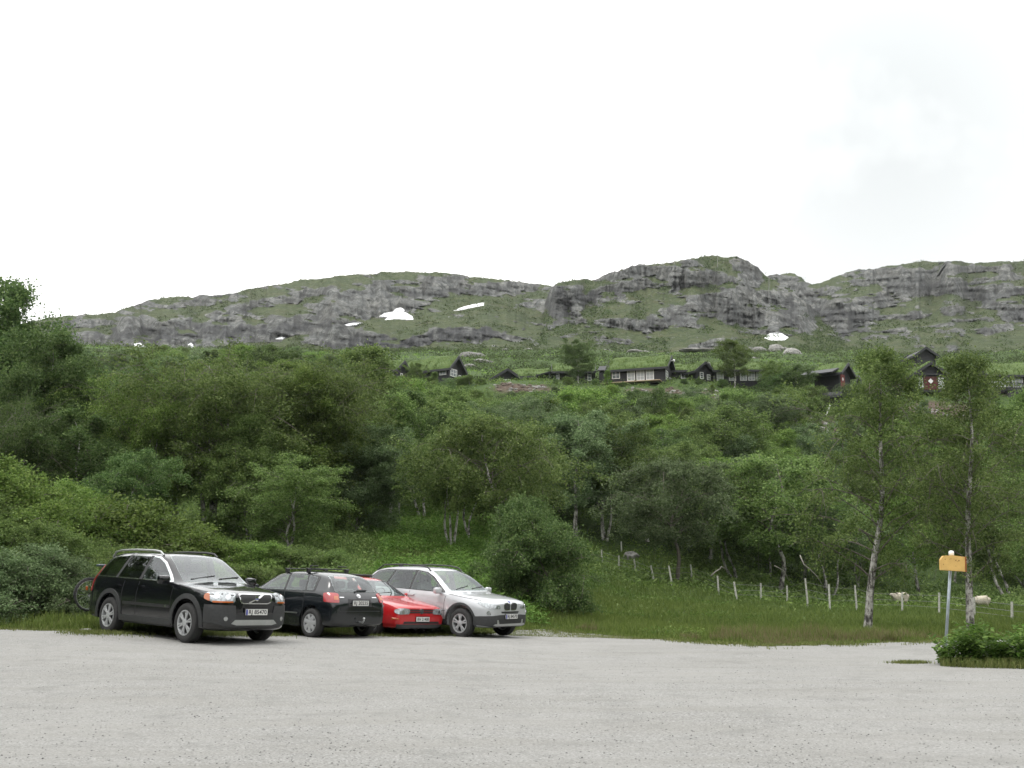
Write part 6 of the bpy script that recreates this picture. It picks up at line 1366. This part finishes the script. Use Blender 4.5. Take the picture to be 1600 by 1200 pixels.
# sheep
def M_wool():
    m = N('dirty_wool'); f = m.noise(m.mapped(), 16, 5, .7); m.col(m.ramp(f, [(.3, (.28, .25, .19)), (.6, (.46, .42, .34))])); m.b.inputs['Roughness'].default_value = 1.; m.bump(f, .9, .03); return m.m
WOOL = M_wool(); FACE = plain('sheep_face', (.40, .36, .30), .9, var=.15)
def sheep(px, py, Y, rz, label, graze):
    x, y, z = [float(q) for q in at(px, py, Y)]; z = gz(x, y)
    V = [((0, 0, .64), .36), ((-.28, 0, .65), .35), ((-.50, 0, .62), .27), ((.25, 0, .65), .34), ((.44, 0, .66), .26)]
    hd = [((.58, 0, .62), .18), ((.70, 0, .52), .14), ((.80, 0, .40), .065), ((.84, 0, .34), .05)] if graze else [((.56, 0, .76), .19), ((.64, 0, .88), .16), ((.76, 0, .86), .11), ((.88, 0, .80), .07)]
    E_ = [(0, 1), (1, 2), (0, 3), (3, 4)]; n = 4
    for k, q in enumerate(hd): V.append(q); E_.append((n, len(V) - 1)); n = len(V) - 1
    hi = n - 2
    for sy in (-1, 1): V.append(((hd[1][0][0] - .03, sy * .15, hd[1][0][2] + .03), .022)); E_.append((5 + 1, len(V) - 1))
    for rt, fx in ((3, .30), (1, -.34)):
        for sy in (-1, 1):
            bk = -.05 if fx < 0 else .02; p = rt
            for q in (((fx, sy * .12, .42), .085), ((fx + bk, sy * .13, .24), .040), ((fx, sy * .13, .04), .030), ((fx + .03, sy * .13, .0), .032)): V.append(q); E_.append((p, len(V) - 1)); p = len(V) - 1
    V.append(((-.60, 0, .52), .04)); E_.append((2, len(V) - 1))
    bm = bmesh.new(); sk = bm.verts.layers.skin.verify(); vs = []
    for p, r_ in V: v = bm.verts.new(p); v[sk].radius = (r_, r_); vs.append(v)
    vs[0][sk].use_root = True
    for a, b_ in E_: bm.edges.new((vs[a], vs[b_]))
    o = from_bm('sheep', bm); o.modifiers.new('k', 'SKIN'); md = o.modifiers.new('s', 'SUBSURF'); md.levels = md.render_levels = 3
    me = evaluated(o); bpy.data.objects.remove(o); me.materials.clear(); me.materials.append(WOOL); me.materials.append(FACE)
    co_ = np.empty(len(me.vertices) * 3); me.vertices.foreach_get('co', co_); co_ = co_.reshape(-1, 3); nn = np.array([v.normal[:] for v in me.vertices])
    body = (co_[:, 2] > .36) & (co_[:, 0] < .56)
    dsp = .035 * np.abs(vnoise(co_[:, 0] * 14, co_[:, 1] * 14, co_[:, 2] * 14, 3)) + .03 * vnoise(co_[:, 0] * 5, co_[:, 1] * 5, co_[:, 2] * 5, 8)
    co_ = co_ + nn * (dsp * body + .01)[:, None]; me.vertices.foreach_set('co', co_.ravel())
    for p in me.polygons: c = p.center; p.material_index = 0 if (c.z > .34 and c.x < .60) else 1; p.use_smooth = True
    o = link('sheep', me); o.scale = (.78, .78, .78); o.location = (x, y, z - .03); o.rotation_euler = (0, 0, rz); tag(o, label, 'sheep', 'sheep in the meadow')
    ey = bmesh.new(); hx, hz = hd[1][0][0] + .05, hd[1][0][2] + .03
    for sy in (-1, 1): bmesh.ops.create_icosphere(ey, subdivisions=1, radius=.016, matrix=Matrix.Translation((hx, sy * .085, hz)))
    from_bm('eyes', ey, INK, o)
sheep(1408, 944, 62.5, R(188), 'white woolly sheep behind the fence, head to the left, between the two near birches', False)
sheep(1534, 948, 59.5, R(176), 'woolly sheep half hidden behind the right near birch, rump to the right', True)

# bicycle carried behind the black estate
M_ = VOLVO.M; BK = plain('black_bicycle_paint', (.012, .012, .014), .35, coat=.6); rb = empty('bicycle', (0, 0, 0)); rb.matrix_world = M_ @ Matrix.Translation((-4.12, -.18, .74)) @ Matrix.Rotation(R(-90), 4, 'Z') @ Matrix.Rotation(R(3), 4, 'X'); tag(rb, 'black bicycle hung on a rack behind the black estate car', 'bicycle')
def part(nm, mat, fn, parent=rb):
    b = bmesh.new(); fn(b); bmesh.ops.recalc_face_normals(b, faces=b.faces); return from_bm(nm, b, mat, parent, sm=True)
# local x runs to the car's right side; rear wheel at +.52
for wx in (.52, -.53):
    w_ = part('wheel', TYRE, lambda b: [tube(b, [(wx + math.cos(t) * .335, 0, math.sin(t) * .335) for t in np.linspace(0, 2 * math.pi, 37)], .021, 8, cap=False)])
    part('rim', SATIN, lambda b: tube(b, [(wx + math.cos(t) * .305, 0, math.sin(t) * .305) for t in np.linspace(0, 2 * math.pi, 37)], .006, 6, cap=False), w_)
    part('spokes', SATIN, lambda b: [tube(b, [(wx, (.02 if k % 2 else -.02), 0), (wx + math.cos(k * .3927) * .30, 0, math.sin(k * .3927) * .30)], .0016, 3) for k in range(16)], w_)
bb, st_, hd_ = Vector((.10, 0, -.05)), Vector((.26, 0, .46)), Vector((-.36, 0, .50))
part('frame', BK, lambda b: [tube(b, [bb, st_], .016, 8), tube(b, [bb, hd_ - Vector((0, 0, .1))], .019, 8), tube(b, [st_ - Vector((.02, 0, .05)), hd_], .016, 8), tube(b, [bb, (.52, .05, 0)], .010, 6), tube(b, [bb, (.52, -.05, 0)], .010, 6), tube(b, [st_, (.52, .05, 0)], .008, 6), tube(b, [st_, (.52, -.05, 0)], .008, 6)])
part('fork', BK, lambda b: [tube(b, [hd_ + Vector((.01, 0, .05)), (-.42, 0, .36), (-.45, .05, .30), (-.53, .05, 0)], .013, 8), tube(b, [(-.42, 0, .36), (-.45, -.05, .30), (-.53, -.05, 0)], .013, 8)])
part('saddle', plain('saddle_vinyl', (.03, .05, .06), .3, coat=.6), lambda b: (box(b, (.34, 0, .64), (.12, .16, .05), bev=.022), box(b, (.22, 0, .645), (.18, .06, .04), bev=.018), tube(b, [st_, (.29, 0, .62)], .012, 8)))
part('handlebar', BK, lambda b: [tube(b, [(-.37, 0, .55), (-.38, 0, .62)], .014, 8), tube(b, [(-.30, -.30, .66), (-.37, -.12, .64), (-.37, .12, .64), (-.30, .30, .66)], .012, 8)])
part('crank', CHROME, lambda b: [lathe(b, [(.09, .03), (.09, .036)], 24, 'Y', (.10, 0, -.05)), tube(b, [(.10, .05, -.05), (.22, .05, -.17)], .009, 6), tube(b, [(.10, -.05, -.05), (-.02, -.05, .07)], .009, 6)])
part('mudguard', CLAD, lambda b: tube(b, [(.52 + math.cos(t) * .365, 0, math.sin(t) * .365) for t in np.linspace(-.2, 2.2, 14)], .012, 6))
part('reflector', AMBER, lambda b: box(b, (.60, 0, .14), (.05, .02, .09), bev=.008))
b = bmesh.new(); [tube(b, [(-3.80, sy * .3, .45), (-4.10, sy * .3, .40), (-4.12, sy * .3, 1.0)], .016, 8) for sy in (-1, 1)]; tube(b, [(-4.12, -.5, .95), (-4.12, .5, .95)], .016, 8); ck = from_bm('bicycle_rack', b, CLAD_B, VOLVO.root)

# dead branches and small things
DEAD = plain('bare_dead_wood', (.17, .16, .135), .9, var=.3)
def branch(pts, Y, r0, label):
    P = [Vector([float(q) for q in at(px, py, Y + dy)]) for px, py, dy in pts]; o = P[0]; bm = bmesh.new(); tube(bm, [p - o for p in P], [r0 * (1 - .7 * i / len(P)) for i in range(len(P))], 7)
    ob = from_bm('dead_branch', bm, DEAD, sm=True); ob.location = o; tag(ob, label, 'branch')
branch([(1111, 900, 0), (1118, 893, .2), (1125, 889, .4), (1127, 885, .5), (1133, 889, .6), (1137, 893, .7)], 55, .035, 'bare pale forked branch sticking up behind the middle fence posts')
branch([(1250, 868, .3), (1256, 882, 0), (1266, 890, 0), (1276, 900, 0), (1284, 912, 0)], 58, .04, 'long bare bough slanting down behind the fence left of the near birch')
branch([(1210, 884, 0), (1218, 888, 0), (1226, 894, 0), (1233, 908, 0)], 60, .03, 'short bare bough left of the long slanting one')
branch([(624, 806, 0), (632, 805.5, 0), (643, 806.5, 0), (656, 806, .3)], 60, .05, 'pale fallen branch lying on the fern slope')
x_, y_, z_ = lot_point(134, 986); tag(rock('pale_stone', (x_, y_, z_ + .02), (.16, .07, .04), 77, STONE_P, .2, 2), 'flat whitish stone at the rim of the grass left of the black estate car', 'stone')
# loose chippings on the gravel
rg = np.random.default_rng(91); n = 9000; Y = 6.5 * (24 / 6.5) ** rg.uniform(0, 1, n) ** 1.5; X = (rg.uniform(-60, 1660, n) - 800) / FPX * Y; k = (Y < gravel_edge(800 + FPX * X / Y) - .1) & ~((X > 6) & (Y > 16.2)); X, Y = X[k], Y[k]; n = len(X); Z = ground(X, Y)
oct_ = np.array([[1, 0, 0], [-1, 0, 0], [0, 1, 0], [0, -1, 0], [0, 0, 1], [0, 0, -.3]]); of = np.array([[0, 2, 4], [2, 1, 4], [1, 3, 4], [3, 0, 4], [2, 0, 5], [1, 2, 5], [3, 1, 5], [0, 3, 5]])
for nm, sel, mt in (('gravel_chippings', rg.uniform(size=n) < .6, plain('grey_chippings', (.12, .12, .116), .95, var=.4, vs=2.)), ('pale_chippings', None, plain('light_chippings', (.25, .25, .24), .95, var=.3, vs=2.))):
    sel = sel if sel is not None else ~last_; last_ = sel; m_ = sel.sum(); s_ = rg.uniform(.004, .011, m_) ; a = rg.uniform(0, 6.28, m_); ca, sa = np.cos(a), np.sin(a)
    q = oct_[None] * np.stack([s_ * rg.uniform(.8, 1.5, m_), s_, s_ * .7], 1)[:, None]; q = np.stack([q[..., 0] * ca[:, None] - q[..., 1] * sa[:, None], q[..., 0] * sa[:, None] + q[..., 1] * ca[:, None], q[..., 2]], -1) + rg.normal(0, .0018, (m_, 6, 3))
    V = (q + np.stack([X[sel], Y[sel], Z[sel]], 1)[:, None]).reshape(-1, 3); F = (of[None] + 6 * np.arange(m_)[:, None, None]).reshape(-1, 3); tag(mesh_from(nm, V, F, mt), kind='stuff')
# ================================================================== thin haze volume, added to lift the distant dark tones
b = bmesh.new(); box(b, (0, 320, 86), (1000, 960, 180)); hz = from_bm('haze', b); hm = bpy.data.materials.new('shadow_lift_haze'); hm.use_nodes = True
for n_ in list(hm.node_tree.nodes):
    if n_.type == 'BSDF_PRINCIPLED': hm.node_tree.nodes.remove(n_)
pv = hm.node_tree.nodes.new('ShaderNodeVolumePrincipled'); pv.inputs['Density'].default_value = .00008; pv.inputs['Color'].default_value = (.88, .91, .92, 1); pv.inputs['Anisotropy'].default_value = .1
hm.node_tree.links.new(pv.outputs[0], hm.node_tree.nodes['Material Output'].inputs['Volume']); hz.data.materials.append(hm); tag(hz, kind='stuff')
